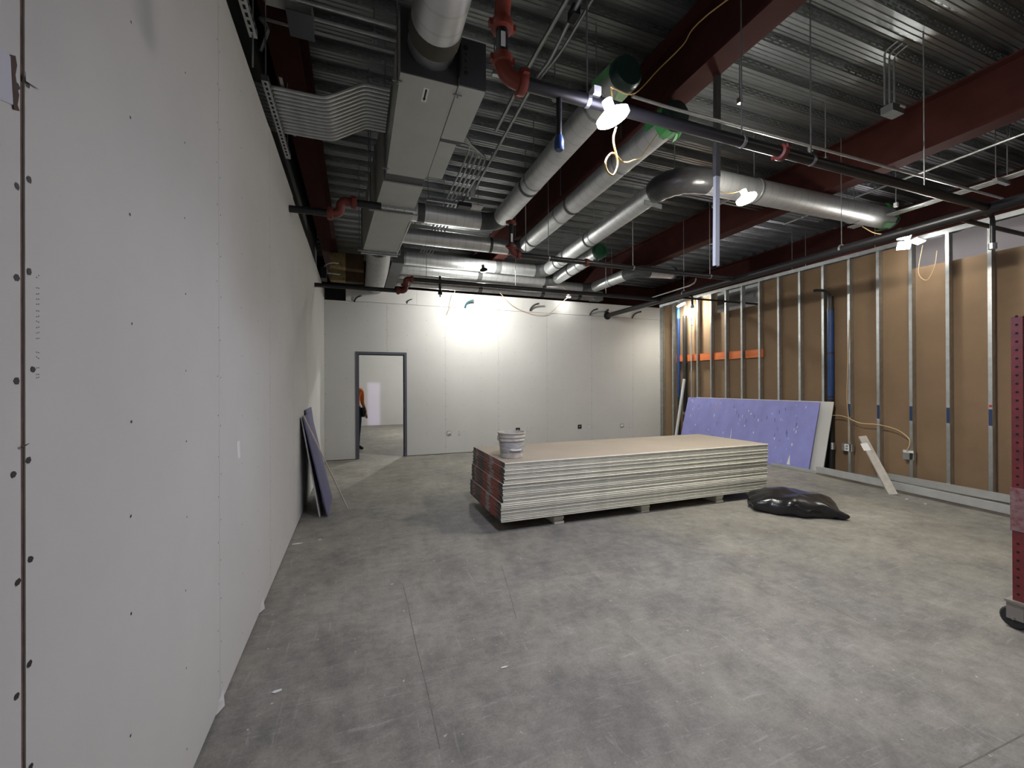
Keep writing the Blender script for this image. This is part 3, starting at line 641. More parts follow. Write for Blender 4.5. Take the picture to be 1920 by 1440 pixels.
# ---- red perforated scaffold at the edge
t = thing('scaffold', 'red perforated scaffold frame on castors', 'scaffold', (3.75, 1.3, 0))
pA = Py(1910, 900, 1.30)
def upright(px, py):
    w = .024
    u_ = MB().box(px-w, px+w, py-w, py+w, .175, 1.895).build('upright', M_SCAF, t)
    h = MB()
    for k in range(34):
        z = .22+k*.0508
        if .56 < z < .63: continue
        for dx in (-.004,):
            n_ = 8; c_ = Vector((px+dx, py-w-.0006, z)); h.add([c_+Vector((.0075*math.cos(6.283*j/n_), 0, .0075*math.sin(6.283*j/n_))) for j in range(n_)], [tuple(range(n_))])
            c_ = Vector((px-w-.0006, py, z)); h.add([c_+Vector((0, .0075*math.cos(6.283*j/n_), .0075*math.sin(6.283*j/n_))) for j in range(n_)], [tuple(range(n_))])
    tag(h.build('pin_holes', M_DARK, u_), kind='stuff')
    MB().box(px-w-.006, px+w+.006, py-w-.006, py+w+.006, .60, .86).build('side_sleeve', mat('chipped_red', (.19, .028, .028), .55, var=.7, vscale=34, alt=(.30, .22, .20)), u_)
    MB().box(px-.05, px+.05, py-.05, py+.05, .165, .178).build('caster_plate', M_STEELB, t)
    MB().box(px-.028, px-.022, py-.022, py+.05, .06, .165).box(px+.022, px+.028, py-.022, py+.05, .06, .165).build('caster_fork', M_STEELB, t)
    MB().lathe([(.058, -.018), (.066, -.010), (.066, .010), (.058, .018)], (px, py+.02, .067), (1, 0, 0), 20).build('wheel', M_RUBBER, t, smooth=True)
    MB().tube([(px-.036, py+.02, .067), (px+.036, py+.02, .067)], .008, 8).build('axle', M_STEELB, t)
ux, uy = pA.x+.012, 1.30
for (ax_, ay_) in ((ux, uy), (ux+.74, uy), (ux, uy-1.75), (ux+.74, uy-1.75)): upright(ax_, ay_)
for yy in (uy, uy-1.75):
    for z in (.32, .80, 1.28, 1.76): MB().bar((ux, yy, z), (ux+.74, yy, z), .03, .03).build('rung', M_SCAF, t)
for xx in (ux, ux+.74): MB().bar((xx, uy, 1.05), (xx, uy-1.75, 1.05), .04, .06).build('side_rail', M_SCAF, t)
MB().box(ux+.03, ux+.71, uy-1.72, uy-.03, 1.08, 1.10).build('plank_deck', mat('plywood', (.40, .28, .15), .7, var=.3, vscale=6, stretch=(6, 1, 1)), t)

# ---- floor scraps
for k, (u, v, s_, lab) in enumerate(((557, 1020, .05, 'white paper sliver on the floor near the leaning offcuts'), (520, 1297, .03, 'torn white paper crumb by the plain wall'), (735, 1096, .012, 'small gypsum crumb on the floor near the joint'), (946, 1252, .022, 'gypsum flake in the open floor'), (1700, 936, .03, 'gypsum crumbs by the leaning stud foot'), (1735, 945, .025, 'gypsum crumb along the track'), (600, 1012, .02, 'crumb below the leaning offcuts'))):
    p = Pz(u, v, 0); a = random.uniform(0, 3)
    pts = [p+Vector((s_*math.cos(a+b)*r_, s_*math.sin(a+b)*r_*.4, .0005)) for b, r_ in ((0, 1), (1.2, .8), (2.4, .9), (3.5, 1), (4.9, .7))]
    tag(MB().prism(pts, (0, 0, .004)).build('floor_scrap', M_WHITE, loc=tuple(p)), lab, 'scrap')

# ================================================================= DUCTWORK
def ring(mb, c, ax, r, w, n=24): return mb.lathe([(r*.98, -w/2), (r*1.035, -w/2), (r*1.035, w/2), (r*.98, w/2)], c, ax, n)
def rod(parent, x, y, z0, z1=ZDECK+.004, r=.005, name='hanger_rod', m_=None): return MB().tube([(x, y, z0), (x, y, z1)], r, 6).build(name, m_ or M_GALVD, parent)
def duct_section(t, a, b, r, matl, n=28, name='duct_section'):
    return MB().tube([a, b], r, n).build(name, matl, t, smooth=True)
def elbow(t, p0, p1, p2, r, m_=None, n=28, name='elbow', k=8): return MB().tube(arc(p0, p1, p2, k), r*1.02, n).build(name, m_ or M_MASTIC, t, smooth=True)
def band(t, c, ax, r, w=.05): return ring(MB(), Vector(c), Vector(ax), r, w).build('joint_band', M_MASTIC, t, smooth=True)
ZDU, RD = 3.95, 0.127
def film(t, c, ax, r, seed, n=9):     # ragged plastic film taped over an open duct end
    rg = random.Random(seed); c = Vector(c); ax = Vector(ax).normalized(); a1 = ax.cross(Vector((0, 0, 1))).normalized(); a2 = ax.cross(a1)
    MB().lathe([(r*1.01, -.03), (r*1.045, -.02), (r*1.04, .03), (r*.9, .055), (.001, .06)], c, ax, 24).build('end_cap', M_GREEND, t, smooth=True)
    mb = MB()
    for k in range(n):
        a = 6.283*k/n+rg.uniform(-.2, .2); d = a1*math.cos(a)+a2*math.sin(a); w = a1*-math.sin(a)+a2*math.cos(a); L_ = rg.uniform(.08, .22)
        p = c+d*r*1.05-ax*.02; q = p-ax*L_+d*rg.uniform(.005, .05)
        mb.add([p-w*.05, p+w*.05, q+w*rg.uniform(.02, .06), q-w*rg.uniform(.01, .05)], [(0, 1, 2, 3)])
    tag(mb.build('plastic_film', M_GREENF, t), kind='stuff')
def run(label, x, yfar, ynear, x0, hang=(), bands=(), cap=None, xn=None):
    xn = x if xn is None else xn; e = 0.26
    t = thing('spiral_duct', label, 'duct', (x, ynear, ZDU), 'round spiral ducts under the deck')
    duct_section(t, (x0, yfar, ZDU), (x-e, yfar, ZDU), RD, M_SPX)
    elbow(t, (x-e, yfar, ZDU), (x, yfar, ZDU), (x+(xn-x)*e/(yfar-ynear), yfar-e, ZDU), RD)
    duct_section(t, (x+(xn-x)*e/(yfar-ynear), yfar-e, ZDU), (xn, ynear, ZDU), RD, M_SPY)
    for b in bands: band(t, (x+(xn-x)*(yfar-b)/(yfar-ynear), b, ZDU), (x-xn, yfar-ynear, 0), RD)
    for b in hang:
        xx = x+(xn-x)*(yfar-b)/(yfar-ynear); ring(MB(), Vector((xx, b, ZDU)), Vector((0, 1, 0)), RD*1.01, .025).build('hanger_strap', M_GALVD, t); rod(t, xx, b, ZDU+RD)
    return t
t = run('spiral duct ending in a dark cap beside the big bright bulb', 2.0, 6.02, 2.80, 0.62, (4.6, 3.2), (4.75,)); film(t, (2.0, 2.78, ZDU), (0, -1, 0), RD, 1, 4)
band(t, (.86, 6.02, ZDU), (1, 0, 0), RD, .10); rod(t, 1.2, 6.02, ZDU+RD)
t = run('spiral duct with torn bright green film around its dark end cap', 2.79, 7.0, 3.08, 0.62, (5.4, 3.9), (5.05, 6.45), xn=2.74); film(t, (2.74, 3.06, ZDU), (0, -1, 0), RD, 5, 12)
band(t, (2.2, 7.0, ZDU), (1, 0, 0), RD, .05); rod(t, 1.2, 7.0, ZDU+RD)
# third run turns twice and ends over the stud wall
t = run('spiral duct bending through a black wrapped elbow toward the stud wall', 3.84, 8.25, 4.22, 0.84, (6.0, 7.3), (6.15, 7.05, 7.5), xn=3.57)
w_ = MB().tube(arc((3.57, 4.34, ZDU), (3.55, 3.93, ZDU), (3.98, 3.91, ZDU), 10), [.145, .155, .150, .160, .152, .160, .150, .158, .150, .156, .15], 28).build('wrapped_elbow', M_BLACKWRAP, t, smooth=True)
duct_section(t, (3.95, 3.91, ZDU), (7.42, 3.88, ZDU), .147, M_SPX); film(t, (7.43, 3.88, ZDU), (1, 0, 0), .147, 9, 6)
for xx in (4.75, 6.7): ring(MB(), Vector((xx, 3.90, ZDU)), Vector((1, 0, 0)), .148, .03).build('hanger_strap', M_GALVD, t); rod(t, xx, 3.9, ZDU+.147)
rod(t, 3.62, 4.05, ZDU+.15)
MB().bar((3.42, 4.36, 3.80), (3.72, 4.40, 3.80), .01, .06).build('wrap_tie', M_GALVD, t)
band(t, (2.75, 8.25, ZDU), (1, 0, 0), RD, .12)
t = run('short spiral duct with a green round end plug', 4.38, 8.92, 6.65, 0.84, (7.5,), (7.9,), xn=4.21)
MB().lathe([(RD*1.02, -.06), (RD*1.10, -.05), (RD*1.10, .02), (RD*.95, .05), (RD*.6, .055), (RD*.6, .03), (.001, .03)], (4.21, 6.64, ZDU), (0, -1, 0), 28).build('end_plug', mat('green_plug', (.012, .075, .035), .35), t, smooth=True)
MB().tube(arc((4.19, 6.80, ZDU-.12), (4.10, 6.76, ZDU-.25), (4.18, 6.66, ZDU-.13), 6), .02, 8).build('plug_handle', M_GREEND, t, smooth=True)
band(t, (2.55, 8.92, ZDU), (1, 0, 0), RD, .10); rod(t, 4.23, 6.85, ZDU+RD)
t = run('far spiral duct turning right near the corner of the room', 5.62, 9.36, 7.84, 0.84, (8.4,), (), xn=5.66)
elbow(t, (5.66, 7.86, ZDU), (5.66, 7.50, ZDU), (5.98, 7.48, ZDU), RD, M_MASTIC, 28, 'dull_elbow')
duct_section(t, (5.97, 7.48, ZDU), (6.56, 7.40, ZDU), RD, M_SPX); band(t, (6.54, 7.40, ZDU), (1, 0, 0), RD*1.02, .05); rod(t, 6.4, 7.42, ZDU+RD)
band(t, (4.3, 9.36, ZDU), (1, 0, 0), RD, .10); rod(t, 2.9, 9.36, ZDU+RD)
t = thing('spiral_duct', 'straight spiral duct running along above the back wall top', 'duct', (.9, 10.15, ZDU), 'round spiral ducts under the deck')
duct_section(t, (.84, 10.1, ZDU), (6.15, 10.1, ZDU), RD, M_SPX)
for xx in (2.9, 4.6, 5.7): band(t, (xx, 10.1, ZDU), (1, 0, 0), RD, .10)
MB().box(6.12, 6.42, 9.98, 10.22, ZDU-.12, ZDU+.12).build('end_box', M_GALV, t)
for xx in (1.8, 5.2): rod(t, xx, 10.1, ZDU+RD)
# header box feeding the far runs
t = thing('duct_header', 'dark sheet-metal header feeding the far parallel ducts', 'duct', (.72, 9.2, 3.7))
MB().box(.62, .84, 8.05, 10.3, 3.78, 4.12).build('header_box', M_MASTIC, t)
for yy in (8.25, 8.92, 9.36, 10.1):
    ring(MB(), Vector((.865, yy, ZDU)), Vector((1, 0, 0)), RD, .05).build('collar', M_GALVD, t, smooth=True)
for yy in (8.1, 10.2): rod(t, .73, yy, 4.12)

# ---- terminal unit with its round inlet
ZV = 3.45
t = thing('air_terminal_unit', 'grey terminal box hung under the deck with an airflow arrow sticker', 'air unit', (.45, 3.3, ZV))
MB().box(.262, .626, 2.68, 4.0, ZV, 3.86).build('casing', M_VAV, t)
MB().box(.262, .626, 2.672, 2.681, ZV+.002, 3.86).build('inlet_panel', M_CTRL, t)
ct = MB().box(.630, .81, 2.665, 3.28, ZV-.004, 3.76).build('control_box', M_VAV, t)
MB().box(.632, .812, 2.655, 2.666, ZV, 3.76).build('control_end_panel', M_CTRL, ct)
MB().box(.632, .80, 3.282, 3.33, ZV+.002, 3.74).build('black_gap_strip', M_CTRL, t)
MB().box(.630, .765, 3.335, 3.94, ZV, 3.70).build('heater_box', M_VAV, t)
for z, r_ in ((3.70, .016), (3.655, .006), (3.61, .008), (3.565, .006), (3.535, .014)):
    MB().lathe([(r_, 0), (r_, .004)], (.675, 2.656, z), (0, -1, 0), 10).build('knockout', M_DARK, ct)
MB().box(.626, .632, 2.60, 2.70, 3.50, 3.83).build('damper_shaft', M_DARK, t)
MB().box(.42, .455, 2.765, 2.905, ZV-.0015, ZV-.0002).build('arrow_sticker', M_WHITE, t)
MB().prism([(.4315, 2.775, ZV-.0022), (.4435, 2.775, ZV-.0022), (.4435, 2.865, ZV-.0022), (.449, 2.865, ZV-.0022), (.4375, 2.895, ZV-.0022), (.426, 2.865, ZV-.0022), (.4315, 2.865, ZV-.0022)], (0, 0, .0006)).build('flow_arrow', M_DARK, t)
for xx, yy in ((.25, 2.75), (.64, 2.75), (.25, 3.9), (.64, 3.97)):
    rod(t, xx, yy, ZV-.03); MB().box(xx-.03, xx+.03, yy-.004, yy+.004, ZV-.012, ZV-.004).build('rod_bracket', M_GALVD, t)
MB().lathe([(.150, 0), (.150, .12)], (.455, 2.675, 3.655), (0, -1, 0), 28).build('inlet_collar', M_GALVD, t, smooth=True)
t = thing('inlet_duct', 'large spiral duct dropping toward the inlet of the grey terminal box', 'duct', (.455, 2.0, 3.655))
MB().lathe([(.153, 0), (.158, .02), (.158, .10), (.153, .12)], (.455, 2.59, 3.655), (0, -1, 0), 28).build('sealed_joint', mat('olive_sealant', (.06, .055, .04), .8), t, smooth=True)
duct_section(t, (.455, 2.48, 3.655), (.455, -1.0, 3.70), .152, M_SPY, 32)
for yy in (1.6, 0.2): ring(MB(), Vector((.455, yy, 3.675)), Vector((0, 1, 0)), .152, .03).build('hanger_strap', M_GALVD, t); rod(t, .455, yy, 3.82)
# ---- rectangular supply duct
t = thing('rectangular_duct', 'flat grey rectangular duct running from the terminal box to the back', 'duct', (.4, 5.2, ZV))
MB().box(.255, .615, 4.005, 4.17, ZV+.012, 4.08).build('flexible_connector', M_CTRL, t)
def taper(y0, y1, xa0, xb0, xa1, xb1, z0, z1):
    return MB().add([(xa0, y0, z0), (xb0, y0, z0), (xb0, y0, z1), (xa0, y0, z1), (xa1, y1, z0), (xb1, y1, z0), (xb1, y1, z1), (xa1, y1, z1)], [(0, 1, 2, 3), (4, 7, 6, 5), (0, 4, 5, 1), (1, 5, 6, 2), (2, 6, 7, 3), (3, 7, 4, 0)])
taper(4.17, 4.72, .243, .620, .205, .605, ZV, 4.10).build('duct_section', M_VAV, t)
taper(4.76, 6.46, .203, .604, .09, .557, ZV, 4.10).build('duct_section', M_VAV, t)
for yy, xa, xb in ((4.74, .18, .63), (6.48, .065, .585)):
    MB().box(xa, xb, yy-.018, yy+.018, ZV-.022, ZV+.0).build('flange', M_GALV, t)
    MB().box(xa, xa+.022, yy-.018, yy+.018, ZV, 4.1).build('flange_side', M_GALV, t); MB().box(xb-.022, xb, yy-.018, yy+.018, ZV, 4.1).build('flange_side', M_GALV, t)
    for xx in (xa+.12, xa+.22, xa+.32): MB().box(xx-.006, xx+.006, yy-.03, yy+.03, ZV-.03, ZV-.02).build('flange_clip', M_GALVD, t)
MB().bar((.622, 4.78, ZV-.004), (.566, 6.44, ZV-.004), .012, .012).build('pale_edge_strip', M_WHITE, t)
for yy, xa, xb in ((4.85, .15, .66), (6.38, .04, .61)):
    MB().bar((xa-.02, yy, ZV-.012), (xb, yy, ZV-.012), .022, .02).build('trapeze_bar', M_GALVD, t); rod(t, xa, yy, ZV-.02); rod(t, xb, yy, ZV-.02)
# ---- wrapped flexible duct on to the wall
t = thing('insulated_duct', 'sagging pale wrapped round duct passing over the door wall', 'duct', (.33, 7.5, 3.4))
pts = [(.32, 6.50, 3.66), (.33, 6.8, 3.64), (.34, 7.2, 3.60), (.35, 7.7, 3.57), (.35, 8.3, 3.56), (.35, 9.3, 3.56)]
MB().tube(spline(pts, 6), .19, 28).build('duct_wrap', mat('grey_foil_wrap', (.42, .42, .42), .45, .35, var=.35, vscale=6, bump=.5, bscale=8), t, smooth=True)
MB().lathe([(.195, -.03), (.205, -.03), (.205, .03), (.195, .03)], (.325, 6.66, 3.65), (0, 1, -.05), 28).build('draw_band', M_BLACKHOSE, t, smooth=True)
rod(t, .12, 7.3, 3.6); rod(t, .56, 7.3, 3.6)

# ================================================================= SPRINKLER PIPING
ZP = 3.25
def grooved(t, c, ax, r, w=.055, m_=None):
    MB().lathe([(r*1.05, -w/2), (r*1.42, -w/2*.8), (r*1.48, -w*.12), (r*1.48, w*.12), (r*1.42, w/2*.8), (r*1.05, w/2)], Vector(c), ax, 18).build('coupling', m_ or M_FIT, t, smooth=True)
    a = Vector(ax).normalized(); b = a.cross(Vector((0, .3, 1))).normalized()
    for s in (1, -1): MB().obox(Vector(c)+b*s*r*1.55, b*r*.25, a*w*.32, a.cross(b)*r*.35).build('bolt_lug', m_ or M_FIT, t)
# main along the studs
XM = 5.93
t = thing('sprinkler_main', 'thick black sprinkler main running along the stud side and into the back wall', 'pipe', (XM, 4.0, ZP))
MB().tube([(XM, Y0+.5, ZP), (XM, YB+.05, ZP-.02)], .054, 18).build('pipe', M_BLACK, t, smooth=True)
MB().lathe([(.10, 0), (.10, .012)], (XM-.005, YB-.014, ZP-.02), (0, 1, 0), 20).build('wall_opening', M_DARK, t)
MB().tube(arc((XM-.06, YB-.02, ZP+.07), (XM-.07, YB-.10, ZP+.09), (XM-.03, YB-.09, ZP+.11), 5), .028, 10).build('drain_stub', M_BLACK, t, smooth=True)
for yy in (0.6, 3.6, 6.4): rod(t, XM, yy, ZP+.05); ring(MB(), Vector((XM, yy, ZP)), Vector((0, 1, 0)), .056, .025).build('ring_hanger', M_GALVD, t)
for yy, z1 in ((Px(1861, 420, XM+.33).y+.03, 2.95), (Px(1298, 570, XM+.33).y+.03, 3.06)):
    MB().tube([(XM+.33, yy-.03, ZP-.05), (XM+.33, yy-.03, z1)], .022, 10).build('drop_nipple', M_BLACK, t, smooth=True)
    MB().tube(fillet([(XM, yy-.03, ZP), (XM+.33, yy-.03, ZP), (XM+.33, yy-.03, ZP-.1)], .05), .020, 10).build('arm_over', M_BLACK, t, smooth=True)
    MB().lathe([(.034, 0), (.034, .06)], (XM+.33, yy-.03, z1-.05), (0, 0, 1), 10).build('cap', M_GALVD, t)
MB().tube([(XM, Px(1262, 562, XM).y, ZP-.01), (XM+3.5, Px(1262, 562, XM).y, ZP-.01)], .021, 10).build('outlet_branch', M_BLACK, t, smooth=True)
MB().tube([(XM, Px(1790, 415, XM).y, ZP-.01), (XM+3.5, Px(1790, 415, XM).y, ZP-.01)], .024, 10).build('outlet_branch', M_BLACK, t, smooth=True)
# near branch with riser
t = thing('sprinkler_branch', 'near black branch pipe with an orange grooved riser by the terminal box', 'pipe', (.8, 2.25, ZP), 'black sprinkler branch pipes')
MB().tube([(.90, 2.25, ZP), (XM, 2.25, ZP)], .038, 16).build('pipe', M_BLACK, t, smooth=True)
ea = arc((.90, 2.25, ZP), (.785, 2.25, ZP), (.785, 2.25, ZP+.11), 7)
MB().tube(ea, .046, 14).build('lower_elbow', M_FIT, t, smooth=True); grooved(t, (.905, 2.25, ZP), (1, 0, 0), .046); grooved(t, (.785, 2.25, ZP+.10), (0, 0, 1), .040)
MB().tube([(.785, 2.25, ZP+.1), (.785, 2.25, 3.54)], .036, 14).build('riser', M_BLACK, t, smooth=True)
MB().box(.765, .79, 2.205, 2.2125, 3.40, 3.48).build('pipe_label', M_WHITE, t)
grooved(t, (.785, 2.25, 3.545), (0, 0, 1), .044); MB().tube(arc((.785, 2.25, 3.56), (.785, 2.25, 3.72), (.785, 2.10, 3.74), 6), .046, 14).build('upper_elbow', M_FIT, t, smooth=True)
grooved(t, (.785, 2.07, 3.74), (0, 1, 0), .046); MB().tube([(.785, 2.1, 3.74), (.785, -2, 3.74)], .038, 14).build('upper_pipe', M_BLACK, t, smooth=True)
MB().tube(fillet([(1.42, 2.25, ZP), (1.42, 2.25, ZP+.10), (1.42, 2.32, ZP+.10), (1.145, 2.36, ZP+.08), (1.145, 2.30, ZP+.0)], .05), .024, 10).build('arm_over', M_BLACK, t, smooth=True)
MB().tube([(1.145, 2.25, ZP-.03), (1.145, 2.25, 2.99)], .017, 10).build('drop', M_BLACK, t, smooth=True)
MB().lathe([(.024, 0), (.030, .01), (.030, .05), (.022, .085)], (1.145, 2.25, 2.905), (0, 0, 1), 12).build('blue_cap', M_BLUE, t, smooth=True)
MB().box(1.36, 1.41, 2.20, 2.30, ZP+.02, ZP+.07).build('hanger_block', M_WHITE, t)
for xx in (1.34, 2.62, 3.35): rod(t, xx, 2.25, ZP+.03); ring(MB(), Vector((xx, 2.25, ZP)), Vector((1, 0, 0)), .040, .025).build('ring_hanger', M_GALVD, t)
grooved(t, (3.02, 2.25, ZP), (1, 0, 0), .040, m_=M_FITDK)
rod(t, 4.85, 2.25, ZP+.03)
# middle branch
t = thing('sprinkler_branch', 'middle black branch pipe rising at a dark red elbow beneath the beam', 'pipe', (2.0, 5.25, ZP), 'black sprinkler branch pipes')
MB().tube([(2.06, 5.25, ZP), (XM, 5.25, ZP)], .036, 14).build('pipe', M_BLACK, t, smooth=True)
MB().tube(arc((2.07, 5.25, ZP), (1.95, 5.25, ZP), (1.95, 5.25, ZP+.11), 7), .046, 14).build('elbow', M_FITDK, t, smooth=True)
grooved(t, (2.05, 5.25, ZP), (1, 0, 0), .042, m_=M_FITDK); grooved(t, (1.95, 5.25, ZP+.1), (0, 0, 1), .042, m_=M_FITDK)
MB().tube([(1.95, 5.25, ZP+.1), (1.95, 5.25, ZP+.40)], .034, 12).build('riser', M_BLACK, t, smooth=True)
MB().box(1.93, 1.955, 5.205, 5.213, ZP+.15, ZP+.26).build('pipe_label', M_WHITE, t)
grooved(t, (1.95, 5.25, ZP+.42), (0, 0, 1), .040, m_=M_FITDK); rod(t, 2.16, 5.25, ZP+.03)
for xx in (2.5, 3.9, 5.4): rod(t, xx, 5.25, ZP+.03); ring(MB(), Vector((xx, 5.25, ZP)), Vector((1, 0, 0)), .038, .02).build('ring_hanger', M_GALVD, t)
grooved(t, (3.1, 5.25, ZP), (1, 0, 0), .038, m_=M_FITDK)
# far branch stepping down to the left wall
t = thing('sprinkler_branch', 'far black branch pipe stepping down through red elbows before the door wall', 'pipe', (.8, 7.05, ZP), 'black sprinkler branch pipes')
MB().tube([(.84, 7.05, ZP), (XM, 7.05, ZP)], .036, 14).build('pipe', M_BLACK, t, smooth=True)
e3 = Py(757, 546, 7.05)
MB().tube(fillet([(.86, 7.05, ZP), (.76, 7.05, ZP), (.76, 7.05, e3.z), (.62, 7.05, e3.z)], .07), .042, 12).build('step_elbows', M_FITDK, t, smooth=True)
grooved(t, (.86, 7.05, ZP), (1, 0, 0), .040, m_=M_FITDK); grooved(t, (.64, 7.05, e3.z), (1, 0, 0), .040, m_=M_FITDK); grooved(t, (.76, 7.05, (ZP+e3.z)/2), (0, 0, 1), .042, m_=M_FITDK)
MB().tube([(.64, 7.05, e3.z), (XL+.001, 7.05, e3.z)], .034, 12).build('low_pipe', M_BLACK, t, smooth=True)
MB().tube([(1.33, 7.05, ZP+.09), (1.33, 7.05, 3.08)], .024, 10).build('drop', M_BLACK, t, smooth=True); MB().lathe([(.036, 0), (.036, .07)], (1.33, 7.05, 3.03), (0, 0, 1), 10).build('cap', M_BLACK, t)
MB().tube([(1.33, 7.05, 3.04), (1.33, 7.05, 2.99)], .01, 6).build('head_stub', M_BLACK, t)
for xx in (1.1, 2.7, 4.6): rod(t, xx, 7.05, ZP+.03)
# branch over the plain wall
t = thing('sprinkler_branch', 'short black pipe with a dark red elbow crossing above the plain wall', 'pipe', (-.1, 4.4, 3.3), 'black sprinkler branch pipes')
ya = 4.45; MB().tube([(.24, ya, 3.32), (-.05, ya, 3.32)], .036, 12).build('pipe', M_BLACK, t, smooth=True)
MB().tube(fillet([(0, ya, 3.32), (-.14, ya, 3.32), (-.15, ya+.02, 3.20), (-.26, ya+.02, 3.19)], .07), .044, 12).build('step_elbows', M_FITDK, t, smooth=True)
grooved(t, (-.02, ya, 3.32), (1, 0, 0), .042, m_=M_FITDK); grooved(t, (-.24, ya+.02, 3.19), (1, 0, 0), .042, m_=M_FITDK)
MB().tube([(-.24, ya+.02, 3.19), (XL+.001, ya+.03, 3.19)], .034, 12).build('wall_pipe', M_BLACK, t, smooth=True)
rod(t, .12, ya, 3.34)

# ================================================================= CONDUITS
def conduit(label, pts, r, grp, rad=.12, m_=None, name='conduit', n=8):
    return tag(MB().tube(fillet(pts, rad, 5), r, n).build(name, m_ or M_GALV, loc=tuple(Vector(pts[0])), smooth=True), label, 'conduit', grp)
NC = 13
for k in range(NC):
    f = k/(NC-1); yy = 3.235+f*.535; sx = (f*.02)
    lab = 'steel conduit in the bent rack beside the terminal box' if 0 < k < NC-1 else ('outermost bent rack conduit, farthest from the doorway' if k == 0 else 'outermost bent rack conduit, on the doorway side')
    z0 = 3.535
    conduit(lab, [(XL-.06, yy, z0), (-.27+sx, yy, z0), (-.20+sx, yy, z0+.005), (.055+sx, yy, 3.70), (.13, yy, 3.70), (.24, yy, 3.70)] if True else [], .0135, 'bent conduit rack', .10)
t = thing('strut_channel', 'perforated strut channel carrying the bent conduit rack above the wall', 'strut', (XL, 3.5, 3.48), 'perforated strut channels')
def strut(t, x, y0, y1, z):
    s_ = MB().box(x-.02, x+.02, y0, y1, z-.02, z+.02).build('channel', M_GALV, t); h = MB(); y = y0+.03
    while y < y1-.03: h.box(x-.007, x+.007, y-.014, y+.014, z-.0212, z-.0200); h.box(x+.0200, x+.0212, y-.010, y+.010, z-.007, z+.007); y += .05
    tag(h.build('slots', M_DARK, s_), kind='stuff')
strut(t, -.555, 3.10, 4.10, 3.50); rod(t, -.555, 3.13, 3.52); rod(t, -.555, 4.06, 3.52)
t = thing('strut_channel', 'perforated strut channel at the near end above the plain wall', 'strut', (XL, 2.4, 3.5), 'perforated strut channels')
strut(t, -.545, 2.0, 2.74, 3.50); rod(t, -.545, 2.72, 3.3, 4.70)
MB().box(-.48, -.46, 3.14, 3.84, 3.55, 3.555).build('strap_bar', M_GALVD, t)
# three conduits coming from a grey box at upper left
jb = thing('junction_box', 'grey sheet box between the upper conduits and the dark red beam', 'junction box', (-.2, 3.0, 4.0))
a = Pz(569, 32, 4.05)
MB().box(a.x-.09, a.x+.06, a.y-.12, a.y+.10, 3.98, 4.13).build('box_body', M_GALVD, jb); MB().box(a.x-.095, a.x+.065, a.y-.125, a.y+.105, 3.974, 3.981).build('cover', mat('slate_cover', (.16, .17, .19), .5, .3), jb); rod(jb, a.x, a.y, 4.13)
b = Pz(530, 8, 4.05); MB().box(b.x-.11, b.x+.10, b.y-.10, b.y+.03, 4.04, 4.06).build('pale_plate', M_WHITE, jb)
for (p, q, lab) in (((553, 0), (755, 53), 'upper conduit passing the white plate near the round inlet'), ((589, 34), (755, 81), 'conduit leaving the grey sheet box'), ((482, 31), (745, 101), 'conduit crossing the dark red beam with a flexible end at the wall')):
    a = Pz(*p, 4.05); b = Pz(*q, 4.05); yy = (a.y+b.y)/2
    if p[0] == 482: pts = [Vector((XL-.03, yy+.06, 3.86)), Vector((XL+.03, yy+.03, 4.02)), Vector((a.x, yy, 4.05)), Vector((b.x+.3, yy, 4.05))]
    else: pts = [Vector((a.x, yy, 4.05)), Vector(((a.x+b.x)/2, yy, 4.05)), Vector((b.x+.3, yy, 4.05))]
    conduit(lab, pts, .0135, 'upper conduits near the terminal box')
tr = thing('threaded_rod', 'threaded hanger rod with clip beside the upper conduits', 'hanger rod', (0, 3, 4.03)); a = Pz(702, 70, 4.05); rod(tr, a.x, a.y, 4.0); MB().box(a.x-.015, a.x+.015, a.y-.02, a.y+.02, 4.02, 4.075).build('clip', M_GALV, tr)
# five conduits sweeping to the back
for k in range(5):
    xo = 1.30+k*.062; yo = 4.78+k*.02
    conduit('steel conduit sweeping from the terminal box side toward the back', [(.70, 4.60+k*.07, 4.34), (xo-.02, 4.62+k*.07, 4.34), (xo, 5.35, 4.34), (xo-.02+.0*k, 11.3, 4.34)], .0135, 'sweeping conduits beside the terminal box', .42)
t = thing('conduit_support', 'strut bar and pale box holding the sweeping conduits', 'strut', (1.4, 6.2, 4.3))
MB().box(1.0, 1.80, 6.32, 6.36, 4.285, 4.325).build('bar', M_GALV, t); MB().box(1.46, 1.66, 6.20, 6.34, 4.22, 4.28).build('dark_box', M_CTRL, t); MB().box(1.66, 1.86, 6.22, 6.40, 4.27, 4.285).build('white_plate', M_WHITE, t); MB().box(1.52, 1.60, 6.36, 6.42, 4.23, 4.28).build('blue_clip', M_BLUE, t)
MB().lathe([(.05, 0), (.045, .1), (.02, .2)], (1.62, 6.05, 4.30), (0, -.4, 1), 10).build('white_cone', M_WHITE, t)
rod(t, 1.02, 6.34, 4.3); rod(t, 1.80, 6.34, 4.3); rod(t, 1.02, 7.9, 4.3, ZDECK)
t2 = thing('conduit_support', 'second strut bar under the sweeping conduits beyond the far ducts', 'strut', (1.4, 8.6, 4.3))
MB().box(1.0, 1.80, 8.62, 8.66, 4.285, 4.325).build('bar', M_GALV, t2); rod(t2, 1.02, 8.64, 4.3); rod(t2, 1.79, 8.64, 4.3)
